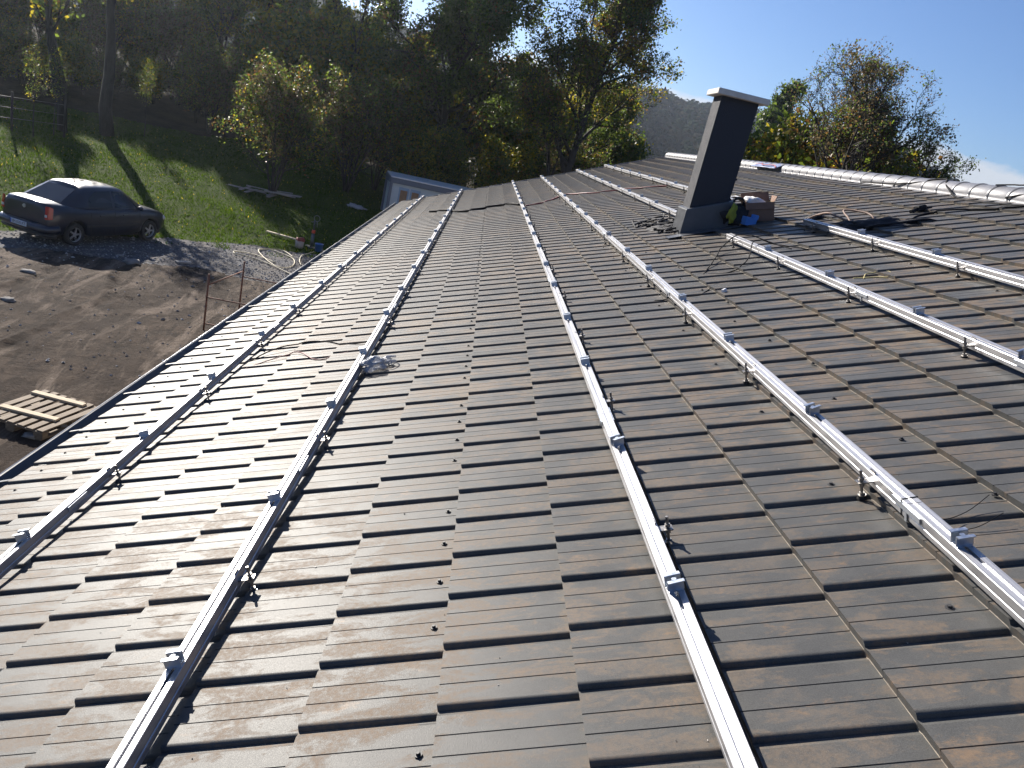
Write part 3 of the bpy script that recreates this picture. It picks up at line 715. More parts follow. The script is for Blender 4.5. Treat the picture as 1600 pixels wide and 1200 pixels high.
m = MB().tube(spline([(-.06, -.02, .18), (-.03, -.05, .28), (.05, -.04, .28), (.08, 0, .18)], 6), .012, 6); m.build('bag_handle', M['black'], tb)
m = MB(); blob(m, (0, 0, .06), (.045, .03, .085), 12, .5, 14, 10); tag(m.build('work_glove', M['hiviz'], None, world_on_roof(7.86, 2.26, .12)), 'yellow green work glove draped over the dark tool bag', 'glove')
m = MB().box((0, 0, .045), (.13, .08, .085), bev=.004); m.box((.055, .0, .10), (.045, .07, .045), bev=.004); tag(m.build('small_carton', M['blue'], None, world_on_roof(7.90, 2.44, .02, .25)), 'small bright blue carton in front of the tool bag', 'carton')
m = MB()
for i in range(6):
    for j in range(4): pass
vs = [((i - 4) * .035, (j - 2) * .04, .012 * N3(i * .9, j * .9, 1) + .004 * (i % 2)) for j in range(5) for i in range(9)]
m.add(vs, [(j * 9 + i, j * 9 + i + 1, (j + 1) * 9 + i + 1, (j + 1) * 9 + i) for j in range(4) for i in range(8)], 0, True)
o = m.build('plastic_sheet', M['white'], None, world_on_roof(8.30, 2.36, .30, -.2) @ Matrix.Rotation(R(-12), 4, 'Y')); sd = o.modifiers.new('thick', 'SOLIDIFY'); sd.thickness = .004
tag(o, 'folded white sheet on top of the tool bag by the chimney', 'sheet')
# blue tarpaulin with a red strap lying over the ridge far right of the chimney
tp = thing('tarpaulin', 'folded blue tarpaulin with red strap lying on the ridge beyond the chimney', 'tarpaulin', ROOF @ Matrix.Translation((4.54, 13.2, .06)) @ Matrix.Diagonal((.6, .5, .4, 1)))
m = MB(); vs = [((i - 5) * .05, (j - 5) * .24, .05 + .07 * math.exp(-((i - 6) / 3) ** 2) + .04 * N3(i * .6, j * .8, 4)) for j in range(11) for i in range(11)]
m.add(vs, [(j * 11 + i, j * 11 + i + 1, (j + 1) * 11 + i + 1, (j + 1) * 11 + i) for j in range(10) for i in range(10)], 0, True); o = m.build('sheet', M['tarp'], tp); sd = o.modifiers.new('thick', 'SOLIDIFY'); sd.thickness = .006
MB().tube(spline([(-.22, -1.2, .08), (-.1, -.6, .12), (-.2, .1, .13), (-.05, .7, .12), (-.1, 1.2, .08)], 6), .02, 6).build('strap', M['redcloth'], tp)

# ------------------------------------------------------------------ car
def make_car():
    rear = Vector((-10.93, 20.65, 0)); d = Vector((.335, .942, 0)).normalized(); n = Vector((-d.y, d.x, 0))   # n points left
    org = rear + n * .735 + d * 1.315
    Mc = Matrix(((d.x, n.x, 0, org.x), (d.y, n.y, 0, org.y), (0, 0, 1, .0), (0, 0, 0, 1)))
    car = thing('parked_car', 'dark blue four door saloon parked on the gravel, seen from behind', 'car', Mc)
    paint = NT('dark_blue_paint'); f_ = paint.noise(3, 4, .6, vec=paint.tc.outputs['Object'])
    paint.bsdf(paint.mix(paint.rng(f_, .35, .7), (.006, .009, .022), (.012, .015, .030)), paint.rng(f_, .3, .7, .28, .40), .2, None, Coat_Weight=.55, Coat_Roughness=.10); pm = paint.m
    glass = simple('tinted_glass', (.012, .015, .02), .05, var=.1, Specular_IOR_Level=.4)
    blackp = simple('black_trim', (.02, .02, .022), .5); lightr = simple('tail_light_red', (.48, .02, .02), .18, var=.15, Coat_Weight=.6)
    lightw = simple('lamp_clear', (.62, .60, .58), .15, var=.1); rimm = simple('alloy_rim', (.50, .51, .53), .32, .9, var=.1); tyre = simple('tyre_rubber', (.02, .02, .021), .8, var=.2)
    # stations: x, half width at belt, z sill, z belt, z top (bonnet/boot), width scale at top
    ST = [(-2.13, .70, .36, .74, .96), (-2.115, .75, .32, .78, 1.055), (-2.02, .80, .26, .88, 1.085), (-1.80, .835, .25, .92, 1.09), (-1.5, .85, .24, .935, 1.075), (-1.2, .862, .22, .925, 1.02), (-.8, .868, .20, .925, 1.0), (-.3, .87, .19, .925, .985), (.2, .87, .19, .92, .98), (.6, .868, .19, .915, .975), (.95, .862, .20, .905, .985), (1.25, .85, .22, .885, .960), (1.55, .832, .24, .85, .920), (1.8, .80, .27, .80, .865), (1.98, .74, .30, .72, .79), (2.07, .66, .34, .62, .70), (2.10, .58, .40, .56, .60)]
    m = MB(); secs = []
    XS = sorted(set([s_[0] for s_ in ST] + [round(xc + .365 * math.cos(PI * i / 10), 3) for xc in (-1.315, 1.315) for i in range(11)]))
    TA = np.array(ST)
    for x in XS:
        hw, zs, zb, zt_ = [float(np.interp(x, TA[:, 0], TA[:, k_])) for k_ in (1, 2, 3, 4)]
        zm = (zs + zb) / 2
        xc = -1.315 if x < 0 else 1.315
        arch = .30 + math.sqrt(max(0, .365 ** 2 - (x - xc) ** 2)) if abs(x - xc) <= .3651 else 0
        sec = [(0, zs), (hw * .80, zs), (hw * .955, zs + .05), (hw * 1.0, zm - .06), (hw * 1.008, zm + .06), (hw * .985, zb - .08), (hw * .955, zb), (hw * .90, zb + (zt_ - zb) * .55), (hw * .78, zt_ - .012), (hw * .45, zt_ + .004), (0, zt_ + .012)]
        if arch > zs: sec = [(y, max(z, arch + (.0, .0, .012, .03, .05, .07, .09, 0, 0, 0, 0)[q_])) for q_, (y, z) in enumerate(sec)]
        secs.append([(x, y, z) for y, z in sec])
    k = len(secs[0])
    for sgn in (1, -1):
        vs = [(x, y * sgn, z) for s_ in secs for x, y, z in s_]
        fs = [(i * k + j, (i + 1) * k + j, (i + 1) * k + j + 1, i * k + j + 1) for i in range(len(secs) - 1) for j in range(k - 1)]
        m.add(vs, fs, 0, True); m.add(vs[:k], [tuple(range(k))], 0, True); m.add(vs[-k:], [tuple(range(k))], 0, True)
    body = m.build('body', pm, car)
    # cabin shell
    def cabin(x_, z0, y_, sc):
        return None
    base = [(-1.62, .70, 1.035), (-.70, .795, .985), (.10, .80, .975), (1.02, .73, .965)]
    belt = [(-1.66, .66, 1.050), (-1.25, .775, 1.010), (-.62, .80, .955), (.12, .805, .95), (.78, .80, .95), (1.12, .66, .975)]
    top = [(-.98, .52, 1.445), (-.82, .575, 1.475), (-.55, .60, 1.488), (.05, .605, 1.492), (.30, .59, 1.472), (.42, .52, 1.448)]
    m = MB(); nb = len(belt)
    for sgn in (1, -1):
        rows = []
        for i in range(nb):
            b0, t0 = Vector(belt[i]), Vector(top[i]); row = []
            for q in (0, .35, .7, 1.0):
                p = b0.lerp(t0, q); p.y += .035 * math.sin(q * PI) * (1 if 0 < i < nb - 1 else .4); row.append((p.x, p.y * sgn, p.z))
            row.append((t0.x, t0.y * .55 * sgn, t0.z + .030)); row.append((t0.x, 0, t0.z + .042)); rows.append(row)
        kk = len(rows[0]); m.add([p for r_ in rows for p in r_], [(i * kk + j, (i + 1) * kk + j, (i + 1) * kk + j + 1, i * kk + j + 1) for i in range(nb - 1) for j in range(kk - 1)], 0, True)
        # windscreen and back window frames
        for e in (0, nb - 1):
            pts = rows[e]; c_ = [(pts[j][0], pts[j][1], pts[j][2]) for j in range(kk)]; mid = [(belt[e][0] + (.05 if e else -.05) , 0, belt[e][2] + .01)]
            mm = [(p[0], 0, p[2]) for p in c_[:4]]
            m.add(c_[:4] + mm, [(j, j + 1, 4 + j + 1, 4 + j) for j in range(3)], 0, True); m.add([c_[3], c_[4], c_[5], mm[3]], [(0, 1, 2, 3)], 0, True)
    m.build('roof_panel', pm, car)
    def panel(name, P4, mat, thick=.006, inset=0.0, label=None):
        P4 = [Vector(p) for p in P4]; c_ = sum(P4, Vector()) / len(P4); P4 = [c_ + (p - c_) * (1 - inset) for p in P4]
        nr = (P4[1] - P4[0]).cross(P4[-1] - P4[0]).normalized(); 
        if nr.dot(c_ - Vector((0, 0, .9))) < 0: nr = -nr
        nn = len(P4); vs = [p + nr * thick for p in P4] + [p - nr * .004 for p in P4]
        mb_ = MB().add(vs, [tuple(range(nn))] + [(i, (i + 1) % nn, nn + (i + 1) % nn, nn + i) for i in range(nn)]); o_ = mb_.build(name, mat, car)
        if label: o_['label'] = label
        return o_
    for sgn in (1, -1):
        def S_(x, q, oy=.028):
            # point on side glass surface at x, fraction q of the height
            for i in range(nb - 1):
                xb0, xb1 = belt[i][0] + (top[i][0] - belt[i][0]) * q, belt[i + 1][0] + (top[i + 1][0] - belt[i + 1][0]) * q
                if xb0 <= x <= xb1 + 1e-6:
                    u = (x - xb0) / (xb1 - xb0); p0 = Vector(belt[i]).lerp(Vector(top[i]), q); p1 = Vector(belt[i + 1]).lerp(Vector(top[i + 1]), q); p = p0.lerp(p1, u)
                    return (p.x, (p.y + oy) * sgn, p.z)
            return (x, .8 * sgn, 1.)
        panel('side_window', [S_(-.02, .08, .022), S_(.82, .08, .022), S_(.56, .5, .037), S_(.30, .86, .026), S_(-.02, .88, .026)], glass, .007)
        panel('side_window', [S_(-.11, .88, .026), S_(-.60, .86, .026), S_(-.86, .5, .037), S_(-.90, .10, .024), S_(-.11, .08, .022)], glass, .007)
    bw = panel('rear_window', [(-1.60, -.57, 1.085), (-1.60, .57, 1.085), (-1.03, .45, 1.418), (-1.03, -.45, 1.418)], glass, .012)
    panel('windscreen', [(1.06, -.58, 1.01), (1.06, .58, 1.01), (.46, .47, 1.420), (.46, -.47, 1.420)], glass, .014)
    # boot lid highlight edge, bumper, lights, plate
    m = MB(); m.tube(spline([(-1.86, -.83, .46), (-2.09, -.76, .44), (-2.165, -.45, .44), (-2.18, 0, .44), (-2.165, .45, .44), (-2.09, .76, .44), (-1.86, .83, .46)], 5), .115, 10); m.build('bumper', pm, car)
    m = MB(); m.tube(spline([(-1.90, -.80, .285), (-2.10, -.72, .285), (-2.14, 0, .285), (-2.10, .72, .285), (-1.90, .80, .285)], 5), .05, 8); m.build('lower_valance', blackp, car)
    for sgn in (1, -1):
        m = MB(); m.add([(-2.13, sgn * .68, .70), (-2.12, sgn * .76, .71), (-2.03, sgn * .815, .72), (-2.01, sgn * .805, 1.00), (-2.09, sgn * .755, 1.035), (-2.125, sgn * .69, 1.02), (-2.10, sgn * .68, .86)], [(0, 1, 4, 5), (1, 2, 3, 4), (0, 6, 1), (5, 4, 6)])
        o_ = m.build('tail_light', lightr, car); sd_ = o_.modifiers.new('thick', 'SOLIDIFY'); sd_.thickness = .03; sd_.offset = 0
        m = MB(); m.box((-2.142, sgn * .715, .79), (.02, .06, .06)); m.build('reversing_lamp', lightw, o_)
        m = MB(); blob(m, (1.93, sgn * .66, .66), (.10, .12, .09), 2, .05, 14, 10); m.build('headlight', lightw, car)
        m = MB(); blob(m, (.80, sgn * .91, .99), (.07, .09, .065), 2, .1, 12, 8); m.box((.80, sgn * .84, .96), (.05, .08, .03)); m.build('wing_mirror', pm, car)
        for x in (-.50, .32):
            MB().box((x, sgn * .868, .80), (.16, .03, .026), bev=.005).build('door_handle', pm, car)
        for x in (-.86, -.06, .86):
            m = MB(); m.add([(x, sgn * .8745, .26), (x + .008, sgn * .8745, .26), (x + .008, sgn * .862, .90), (x, sgn * .862, .90)], [(0, 1, 2, 3)]); o_ = m.build('door_gap', blackp, car); sd_ = o_.modifiers.new('thick', 'SOLIDIFY'); sd_.thickness = .01; sd_.offset = 0
        MB().box((-.05, sgn * .874, .52), (1.9, .016, .05), bev=.004).build('side_moulding', blackp, car)
    pl = MB().box((-2.292, .0, .475), (.012, .52, .115)).build('number_plate', simple('plate_white', (.50, .56, .62), .4), car)
    MB().box((-2.3, .245, .475), (.004, .03, .105)).build('plate_band', simple('plate_blue', (.02, .08, .4), .4), pl)
    tx = bpy.data.curves.new('plate_text', 'FONT'); tx.body = 'SM 020 KT'; tx.size = .098; tx.align_x = 'CENTER'; tx.align_y = 'CENTER'; tx.extrude = .001
    to = bpy.data.objects.new('plate_text', tx); COL.objects.link(to)
    dg = bpy.context.evaluated_depsgraph_get(); tm = bpy.data.meshes.new_from_object(to.evaluated_get(dg)); bpy.data.objects.remove(to); tm.materials.append(simple('plate_ink', (.03, .03, .035), .5))
    link('plate_lettering', tm, pl, Matrix.Translation((-2.3, -.012, .473)) @ Matrix(((0, 0, -1, 0), (-1, 0, 0, 0), (0, 1, 0, 0), (0, 0, 0, 1))))
    m = MB(); m.cyl((-2.150, 0, .90), (-2.135, 0, .90), .05, n=16); m.box((-2.155, 0, .90), (.012, .10, .018)); m.build('badge', rimm, car)
    MB().cyl((-2.2, -.48, .24), (-2.0, -.48, .25), .022, n=8).build('exhaust', M['steel'], car)
    m = MB(); m.cyl((-.62, .0, 1.52), (-.64, 0, 1.55), .02, n=8); m.tube([(-.63, 0, 1.54), (-.78, 0, 1.78)], .005, 5); m.build('aerial', blackp, car)
    for x in (-1.315, 1.315):
        for sgn in (1, -1):
            Mw = Matrix.Translation((x, sgn * .735, .30))
            wh = MB().cyl((0, -.06, 0), (0, .06, 0), .10, n=12).build('wheel', blackp, car, Mw)
            m = MB(); pr = [(.195, -.085), (.27, -.095), (.295, -.08), (.302, -.04), (.302, .04), (.295, .08), (.27, .095), (.195, .085)]; nn = 28
            vs = [(math.cos(2 * PI * i / nn) * r_, y, math.sin(2 * PI * i / nn) * r_) for i in range(nn) for r_, y in pr]
            m.add(vs, [(i * 8 + j, i * 8 + (j + 1) % 8, ((i + 1) % nn) * 8 + (j + 1) % 8, ((i + 1) % nn) * 8 + j) for i in range(nn) for j in range(8)], 0, True); m.build('tyre', tyre, wh)
            m = MB(); yo = sgn * .075
            nn = 28; pr = [(.198, yo), (.198, yo * .3), (.182, yo * .3), (.182, yo * .95)]
            vs = [(math.cos(2 * PI * i / nn) * r_, y, math.sin(2 * PI * i / nn) * r_) for i in range(nn) for r_, y in pr]
            m.add(vs, [(i * 4 + j, i * 4 + (j + 1) % 4, ((i + 1) % nn) * 4 + (j + 1) % 4, ((i + 1) % nn) * 4 + j) for i in range(nn) for j in range(4)], 0, True)
            m.cyl((0, yo * .5, 0), (0, yo * 1.0, 0), .045, .038, n=12)
            for q in range(5):
                Mq = Matrix.Rotation(2 * PI * q / 5 + .3, 4, 'Y'); m.add([(-.030, yo * .6, .03), (.030, yo * .6, .03), (.022, yo * .6, .19), (-.022, yo * .6, .19), (-.024, yo * .98, .03), (.024, yo * .98, .03), (.016, yo * .88, .19), (-.016, yo * .88, .19)], [(0, 1, 2, 3), (4, 5, 6, 7), (0, 1, 5, 4), (1, 2, 6, 5), (2, 3, 7, 6), (3, 0, 4, 7)], 0, False, Mq)
            m.build('rim', rimm, wh)
    MB().box((0, 0, .36), (3.9, 1.22, .40)).build('underbody', blackp, car)
make_car()

# ------------------------------------------------------------------ things in the yard
def pallet():
    p0, p1 = at_z(8, 682, .13), at_z(148, 628, .13)      # long edge facing the house
    d = (p1 - p0); d.z = 0; d.normalize(); 
    c = at_z(68, 640, .14)
    Mx = Matrix.Translation((c.x, c.y, 0)) @ Matrix.Rotation(math.atan2(d.y, d.x) , 4, 'Z')
    pal = thing('wooden_pallet', 'weathered wooden pallet with two fresh boards on it beside the gutter', 'pallet', Mx)
    rr = random.Random(2)
    me_top = MB().box((0, 0, 0), (1.16, .098, .020), bev=.002).mesh('top_slat', M['palwood'])
    for i in range(7):
        w_ = link('top_slat', me_top, pal, Matrix.Translation((rr.uniform(-.01, .01), -.46 + i * .153, .134 + rr.uniform(-.002, .002))) @ Matrix.Rotation(rr.uniform(-.012, .012), 4, 'Z'))
    st_ = MB().box((0, 0, 0), (.10, 1.02, .022), bev=.002).mesh('stringer_board', M['palwood']); bk = MB().box((0, 0, 0), (.10, .145, .078), bev=.003).mesh('block', M['palwood']); bt = MB().box((0, 0, 0), (1.16, .10, .020), bev=.002).mesh('bottom_slat', M['palwood'])
    for x in (-.53, 0, .53):
        link('stringer_board', st_, pal, Matrix.Translation((x, 0, .112)))
        for y in (-.44, 0, .44): link('block', bk, pal, Matrix.Translation((x, y, .061)))
    for y in (-.44, 0, .44): link('bottom_slat', bt, pal, Matrix.Translation((0, y, .011)))
    k = 0
    for pa, pb, lab in (((2, 634), (90, 656), 'fresh pale board lying across the pallet, the one nearer the camera'), ((52, 612), (132, 633), 'fresh pale board lying across the far part of the pallet')):
        A, B = at_z(*pa, .16), at_z(*pb, .16); dd = B - A; c_ = (A + B) / 2
        o_ = MB().box((0, 0, 0), (dd.length, .10, .030), bev=.002).build('plank', M['newwood'], None, Matrix.Translation((c_.x, c_.y, .1605)) @ Matrix.Rotation(math.atan2(dd.y, dd.x), 4, 'Z')); tag(o_, lab, 'board', 'fresh boards on the pallet')
pallet()
# rusty trestle frame by the eave
P1, P2 = at_z(318, 515, 0), at_z(373, 487, 0); wv = Vector((1.7, .12, 0)); hT = 1.22
sc = thing('trestle_frame', 'rusty steel tube trestle frame standing in the yard by the gutter', 'trestle', (P1.x, P1.y, 0))
o0 = Vector((P1.x, P1.y, 0)); C4 = [P1 - o0, P2 - o0, P1 - o0 + wv, P2 - o0 + wv]
for q in C4: MB().tube([q, q + Vector((.0, .0, hT))], .021, 8).build('post', M['rust'], sc)
for a_, b_, h_ in ((0, 1, .99), (0, 2, .72), (1, 3, .86), (0, 2, .14), (2, 3, .99), (1, 3, .14)):
    MB().tube([C4[a_] + Vector((0, 0, h_)), C4[b_] + Vector((0, 0, h_))], .014, 6).build('rail', M['rust'], sc)
# hand pump with hooped handle, pot, bucket, plank, hose
pp = at_z(486, 389, 0); hp = thing('hand_pump', 'dark standpipe hand pump with red collar and ring handle at the grass edge', 'pump', (pp.x, pp.y, gz(pp.x, pp.y)))
m = MB(); m.cyl((0, 0, 0), (0, 0, .55), .062, .055, n=12); m.cyl((0, 0, .0), (0, 0, .05), .12, n=14); m.build('pump_body', M['greysteel'], hp)
m = MB(); m.cyl((0, 0, .55), (0, 0, .66), .068, .06, n=12); m.build('collar', M['red'], hp)
m = MB(); m.cyl((0, 0, .66), (0, 0, 1.02), .035, .028, n=10); m.tube([(0, 0, .95), (-.12, 0, .93)], .016, 6); m.build('riser', M['greysteel'], hp)
m = MB(); m.tube([(.06 + .105 * math.cos(t_ * PI / 8), 0, 1.08 + .105 * math.sin(t_ * PI / 8)) for t_ in range(16)], .011, 6, closed=True); m.tube([(.08, 0, .98), (.10, 0, .78)], .014, 6); m.build('ring_handle', M['steel'], hp)
pt = at_z(467, 388, 0); po = thing('stone_pot', 'pale stone pot with dark red cloth on top, left of the pump', 'pot', (pt.x, pt.y, gz(pt.x, pt.y)))
m = MB(); m.cyl((0, 0, 0), (0, 0, .26), .14, .15, n=16); m.build('pot_body', M['pot'], po); m = MB(); blob(m, (0, 0, .30), (.17, .15, .07), 3, .5, 14, 8); m.build('cloth', M['reddark'], po)
bk = at_z(497, 394, 0); bu = thing('bucket', 'blue plastic bucket right of the pump at the grass edge', 'bucket', (bk.x, bk.y, gz(bk.x, bk.y)))
m = MB(); nn = 18; vs = []
for r_, z_ in ((.12, 0), (.15, .27), (.158, .27), (.158, .285), (.142, .285), (.115, .02)): vs += [(r_ * math.cos(2 * PI * i / nn), r_ * math.sin(2 * PI * i / nn), z_) for i in range(nn)]
m.add(vs, [(k * nn + i, k * nn + (i + 1) % nn, (k + 1) * nn + (i + 1) % nn, (k + 1) * nn + i) for k in range(5) for i in range(nn)] + [tuple(range(nn)), tuple(5 * nn + i for i in range(nn))], 0, True); m.build('bucket_body', M['bluebucket'], bu)
m = MB(); m.tube([(.15 * math.cos(t_), -.02 - .10 * math.sin(t_), .275 + .05 * math.sin(t_)) for t_ in [PI * i / 10 for i in range(11)]], .004, 5); m.build('bail', M['steel'], bu)
def ground_board(name, A, B, w_, h_, mat, label, cat, zoff=0.0):
    A = Vector(A); B = Vector(B); dd = B - A; c_ = (A + B) / 2
    z_ = max(gz(A.x, A.y), gz(c_.x, c_.y), gz(B.x, B.y)) + h_ / 2 + zoff
    o_ = MB().box((0, 0, 0), (math.hypot(dd.x, dd.y), w_, h_), bev=.003).build(name, mat, None, Matrix.Translation((c_.x, c_.y, z_)) @ Matrix.Rotation(math.atan2(dd.y, dd.x), 4, 'Z')); return tag(o_, label, cat)
ground_board('plank', at_z(416, 368, 0), at_z(462, 381, 0), .13, .04, M['newwood'], 'long pale plank lying in the grass left of the stone pot', 'board', .03)
ground_board('plank', at_z(478, 386, 0), at_z(515, 399, 0), .13, .04, M['newwood'], 'pale plank lying behind the bucket toward the gutter', 'board', .02)
ground_board('plank', at_z(275, 411, 0), at_z(298, 412, 0), .16, .05, M['greywood'], 'short dark wooden block lying alone in the dirt yard', 'block')
hp_ = [(535, 408), (500, 425), (470, 428), (430, 412), (395, 399), (368, 394), (367, 398), (385, 402), (420, 414), (470, 438)]
hp2 = [(405, 392), (420, 391), (440, 398), (456, 405), (460, 412), (455, 418), (442, 420), (428, 416), (412, 404), (404, 394), (410, 390), (440, 393), (458, 404)]
for k, pts in enumerate((hp_[3:], hp2, [(470, 416), (468, 409), (471, 401), (480, 398), (490, 396)])):
    P = [at_z(x, y, 0) for x, y in pts]; P = [Vector((p.x, p.y, gz(p.x, p.y) + .035)) for p in P]; b0 = P[0].copy()
    o_ = MB().tube([q - b0 for q in spline(P, 6)], .017, 5).build('hose', M['hose'], None, Matrix.Translation(b0)); tag(o_, ('yellow hose stretched over the gravel toward the gutter', 'coiled loops of yellow hose on the gravel', 'short curved end of yellow hose beside the pump')[k], 'hose')
# stones
for k, (x, y, s_, lab) in enumerate(((205, 411, .26, 'flat pale stone slab half in the car shadow'), (187, 402, .10, 'small dark stone at the edge of the car shadow'), (322, 410, .12, 'pale stone beyond the wooden block in the yard'), (12, 468, .16, 'small white stone alone in the left of the yard'), (45, 427, .15, 'light stone at the gravel edge in front of the car'), (100, 706 - 40, .12, 'fist sized stone under the near edge of the pallet'), (50, 683, .12, 'pale stone in the pallet shadow'))):
    p = at_z(x, y, 0); m = MB(); blob(m, (0, 0, .02), (s_, s_ * .6, s_ * .28), k + 3, .45, 12, 8); tag(m.build('stone', M['stone'], None, Matrix.Translation((p.x, p.y, gz(p.x, p.y)))), lab, 'stone')
# pile of old boards on the grass
def on_slope(x, y):
    # march the view ray down to the terrain
    r = ray(x, y); t_ = 5.0
    while t_ < 400:
        p = CAM + r * t_
        if p.z <= gz(p.x, p.y): return p
        t_ += .05
    return CAM + r * 60
bp = on_slope(415, 304)
bpt = thing('board_pile', 'heap of old grey boards and a broken pallet lying on the grass by the shrubs', 'board pile', (bp.x, bp.y, bp.z))
rr = random.Random(8)
for i in range(13):
    L_b = rr.uniform(.8, 1.6); yaw = rr.choice((.1, .2, .35, 1.6)) + rr.uniform(-.12, .12); w_ = .12
    MB().box((0, 0, 0), (L_b, w_, .03)).build('board', M['greywood'], bpt, Matrix.Translation((rr.uniform(-.9, .9), rr.uniform(-.5, .5), .06 + .014 * i)) @ Matrix.Rotation(yaw, 4, 'Z') @ Matrix.Rotation(rr.uniform(-.05, .05), 4, 'Y'))
p = on_slope(556, 325); m = MB(); blob(m, (0, 0, .05), (.35, .2, .10), 5, .6); tag(m.build('sack', M['sack'], None, Matrix.Translation(p)), 'small white scrap lying in the grass near the shed', 'scrap')
# fence posts and wires at the edge of the wood
fpx = [(13, 188), (18, 200), (62, 188)]
fence = None
pts = [on_slope(-60, 196), on_slope(18, 205), on_slope(100, 215)]
fence = thing('wire_fence', 'thin dark post and wire fence at the left edge of the wood', 'fence', (pts[0].x, pts[0].y, pts[0].z))
for p in pts: q = p - pts[0]; MB().cyl((q.x, q.y, q.z - .1), (q.x, q.y, q.z + 1.5), .045, n=7).build('fence_post', M['bark'], fence)
for h_ in (.5, .9, 1.3): MB().tube([p - pts[0] + Vector((0, 0, h_)) for p in pts], .006, 4).build('fence_wire', M['steel'], fence)

# shed beyond the far verge
A, B, Cc = at_z(612, 277, 2.56), at_z(716, 299, 2.56), at_z(625, 272, 2.56)
ex = (B - A).normalized(); ey = Vector((-ex.y, ex.x, 0)); WL, DP = 5.2, 2.5
Ms = Matrix(((ex.x, ey.x, 0, A.x), (ex.y, ey.y, 0, A.y), (0, 0, 1, 0), (0, 0, 0, 1)))
sh = thing('site_cabin', 'pale flat roofed site cabin with slate trim and brown boarded windows', 'cabin', Ms)
MB().box((WL / 2, DP / 2, 1.2), (WL - .1, DP - .1, 2.3)).build('wall', M['shedwall'], sh)
MB().box((WL / 2, DP / 2, 2.60), (WL + .04, DP + .04, .05), bev=.01).build('roof', M['shedroof'], sh)
m = MB(); m.box((WL / 2, -.01, 2.46), (WL, .10, .22)); m.box((WL / 2, DP + .01, 2.46), (WL, .10, .22)); m.box((-.01, DP / 2, 2.46), (.1, DP - .1, .22)); m.box((WL + .01, DP / 2, 2.46), (.1, DP - .1, .22)); m.box((.02, .0, 1.18), (.13, .13, 2.34)); m.box((WL - .02, .0, 1.18), (.13, .13, 2.34)); m.box((WL - .02, DP, 1.18), (.13, .13, 2.34)); m.box((.02, DP, 1.18), (.13, .13, 2.34)); m.build('trim', M['shedtrim'], sh)
for x0 in (.62, 1.12, 2.6, 3.1):
    f_ = MB().box((x0, .045, 1.75), (.44, .05, .95)).build('window', M['shedframe'], sh); MB().box((x0, .012, 1.72), (.30, .03, .78)).build('boarding', M['board'], f_)
# clutter behind the cabin
for k, (x, y, D_, s_, lab, mt, cat) in enumerate(((752, 262, 0, .42, 'white sack lying on the clutter behind the roof edge', 'sack', 'sack'), (758, 270, 0, .45, 'white crumpled sack above the dark barrel behind the roof edge', 'sack', 'sack'), (740, 256, 0, .30, 'small white bag left of the other sacks behind the roof edge', 'sack', 'sack'), (782, 236, 0, .9, 'pinkish brown heap of earth among the far bushes', 'heap', 'heap'), (772, 257, 0, .7, 'red brown heap of bricks under the far bushes', 'rust', 'heap'), (848, 244, 0, .6, 'grey pale rubble heap under the yellow bushes', 'stone', 'heap'))):
    p = on_slope(x, y); m = MB(); blob(m, (0, 0, 0), (s_, s_ * .8, s_ * .6), k * 3 + 1, .7, 14, 10); tag(m.build('sack' if mt == 'sack' else 'rubble_heap', M[mt], None, Matrix.Translation(p)), lab, cat)
p = on_slope(746, 291); m = MB(); m.cyl((0, 0, -.1), (0, 0, .95), .30, .30, n=14); m.cyl((0, 0, .3), (0, 0, .34), .315, n=14); m.cyl((0, 0, .62), (0, 0, .66), .315, n=14); tag(m.build('barrel', M['black'], None, Matrix.Translation(p)), 'dark upright barrel behind the far roof edge below the white sacks', 'barrel')

# ------------------------------------------------------------------ ground cover
rs_ = np.random.RandomState(3)
def scatter_ground(n, x0, x1, y0, y1, keep):
    X = rs_.uniform(x0, x1, n); Y = rs_.uniform(y0, y1, n); out_ = [(x, y) for x, y in zip(X, Y) if keep(x, y)]; return out_
pts = scatter_ground(130000, -29, -2.5, 21, 44, lambda x, y: surf(x, y) == 1 or (edge_u(x, y) > 25.0 and N3(x * .9, y * .9, 4) > .28 and edge_u(x, y) < 27))
B = np.zeros((len(pts), 3, 3), dtype=np.float32)
for i, (x, y) in enumerate(pts):
    z = gz(x, y); k_ = .6 + .8 * (N3(x * .5, y * .5, 6) + .5); h = rs_.uniform(.03, .085) * k_; an = rs_.uniform(0, 2 * PI); w_ = rs_.uniform(.012, .03)
    lx, ly = rs_.normal(0, .04, 2); B[i] = ((x - w_ * math.cos(an), y - w_ * math.sin(an), z - .01), (x + w_ * math.cos(an), y + w_ * math.sin(an), z - .01), (x + lx, y + ly, z + h))
mi_ = (rs_.rand(len(pts)) < .02).astype(np.int32)
tag(link('grass', bulk('grass', B, 3, [LGR, LY], mi_)), 'short green grass growing on the slope behind the car', 'grass', None, 'stuff')
mb = MB(); octa = [(1, 0, 0), (-1, 0, 0), (0, 1, 0), (0, -1, 0), (0, 0, 1), (0, 0, -1)]; of = [(0, 2, 4), (2, 1, 4), (1, 3, 4), (3, 0, 4), (2, 0, 5), (1, 2, 5), (3, 1, 5), (0, 3, 5)]
gp_ = scatter_ground(15000, -16, -3.2, 12, 28, lambda x, y: surf(x, y) == 3 or (surf(x, y) == 0 and rs_.rand() < .10))
TV = []; 
oc = np.array(octa)[np.array(of)]  # 8,3,3
for x, y in gp_:
    s_ = rs_.uniform(.012, .034) * (1.6 if rs_.rand() < .05 else 1); q = oc * (s_ * rs_.uniform(.7, 1.3, 3)); an = rs_.uniform(0, PI); c_, s2 = math.cos(an), math.sin(an)
    X = q[..., 0] * c_ - q[..., 1] * s2 + x; Y = q[..., 0] * s2 + q[..., 1] * c_ + y; TV.append(np.stack([X, Y, q[..., 2] * .7 + gz(x, y) + s_ * .2], -1))
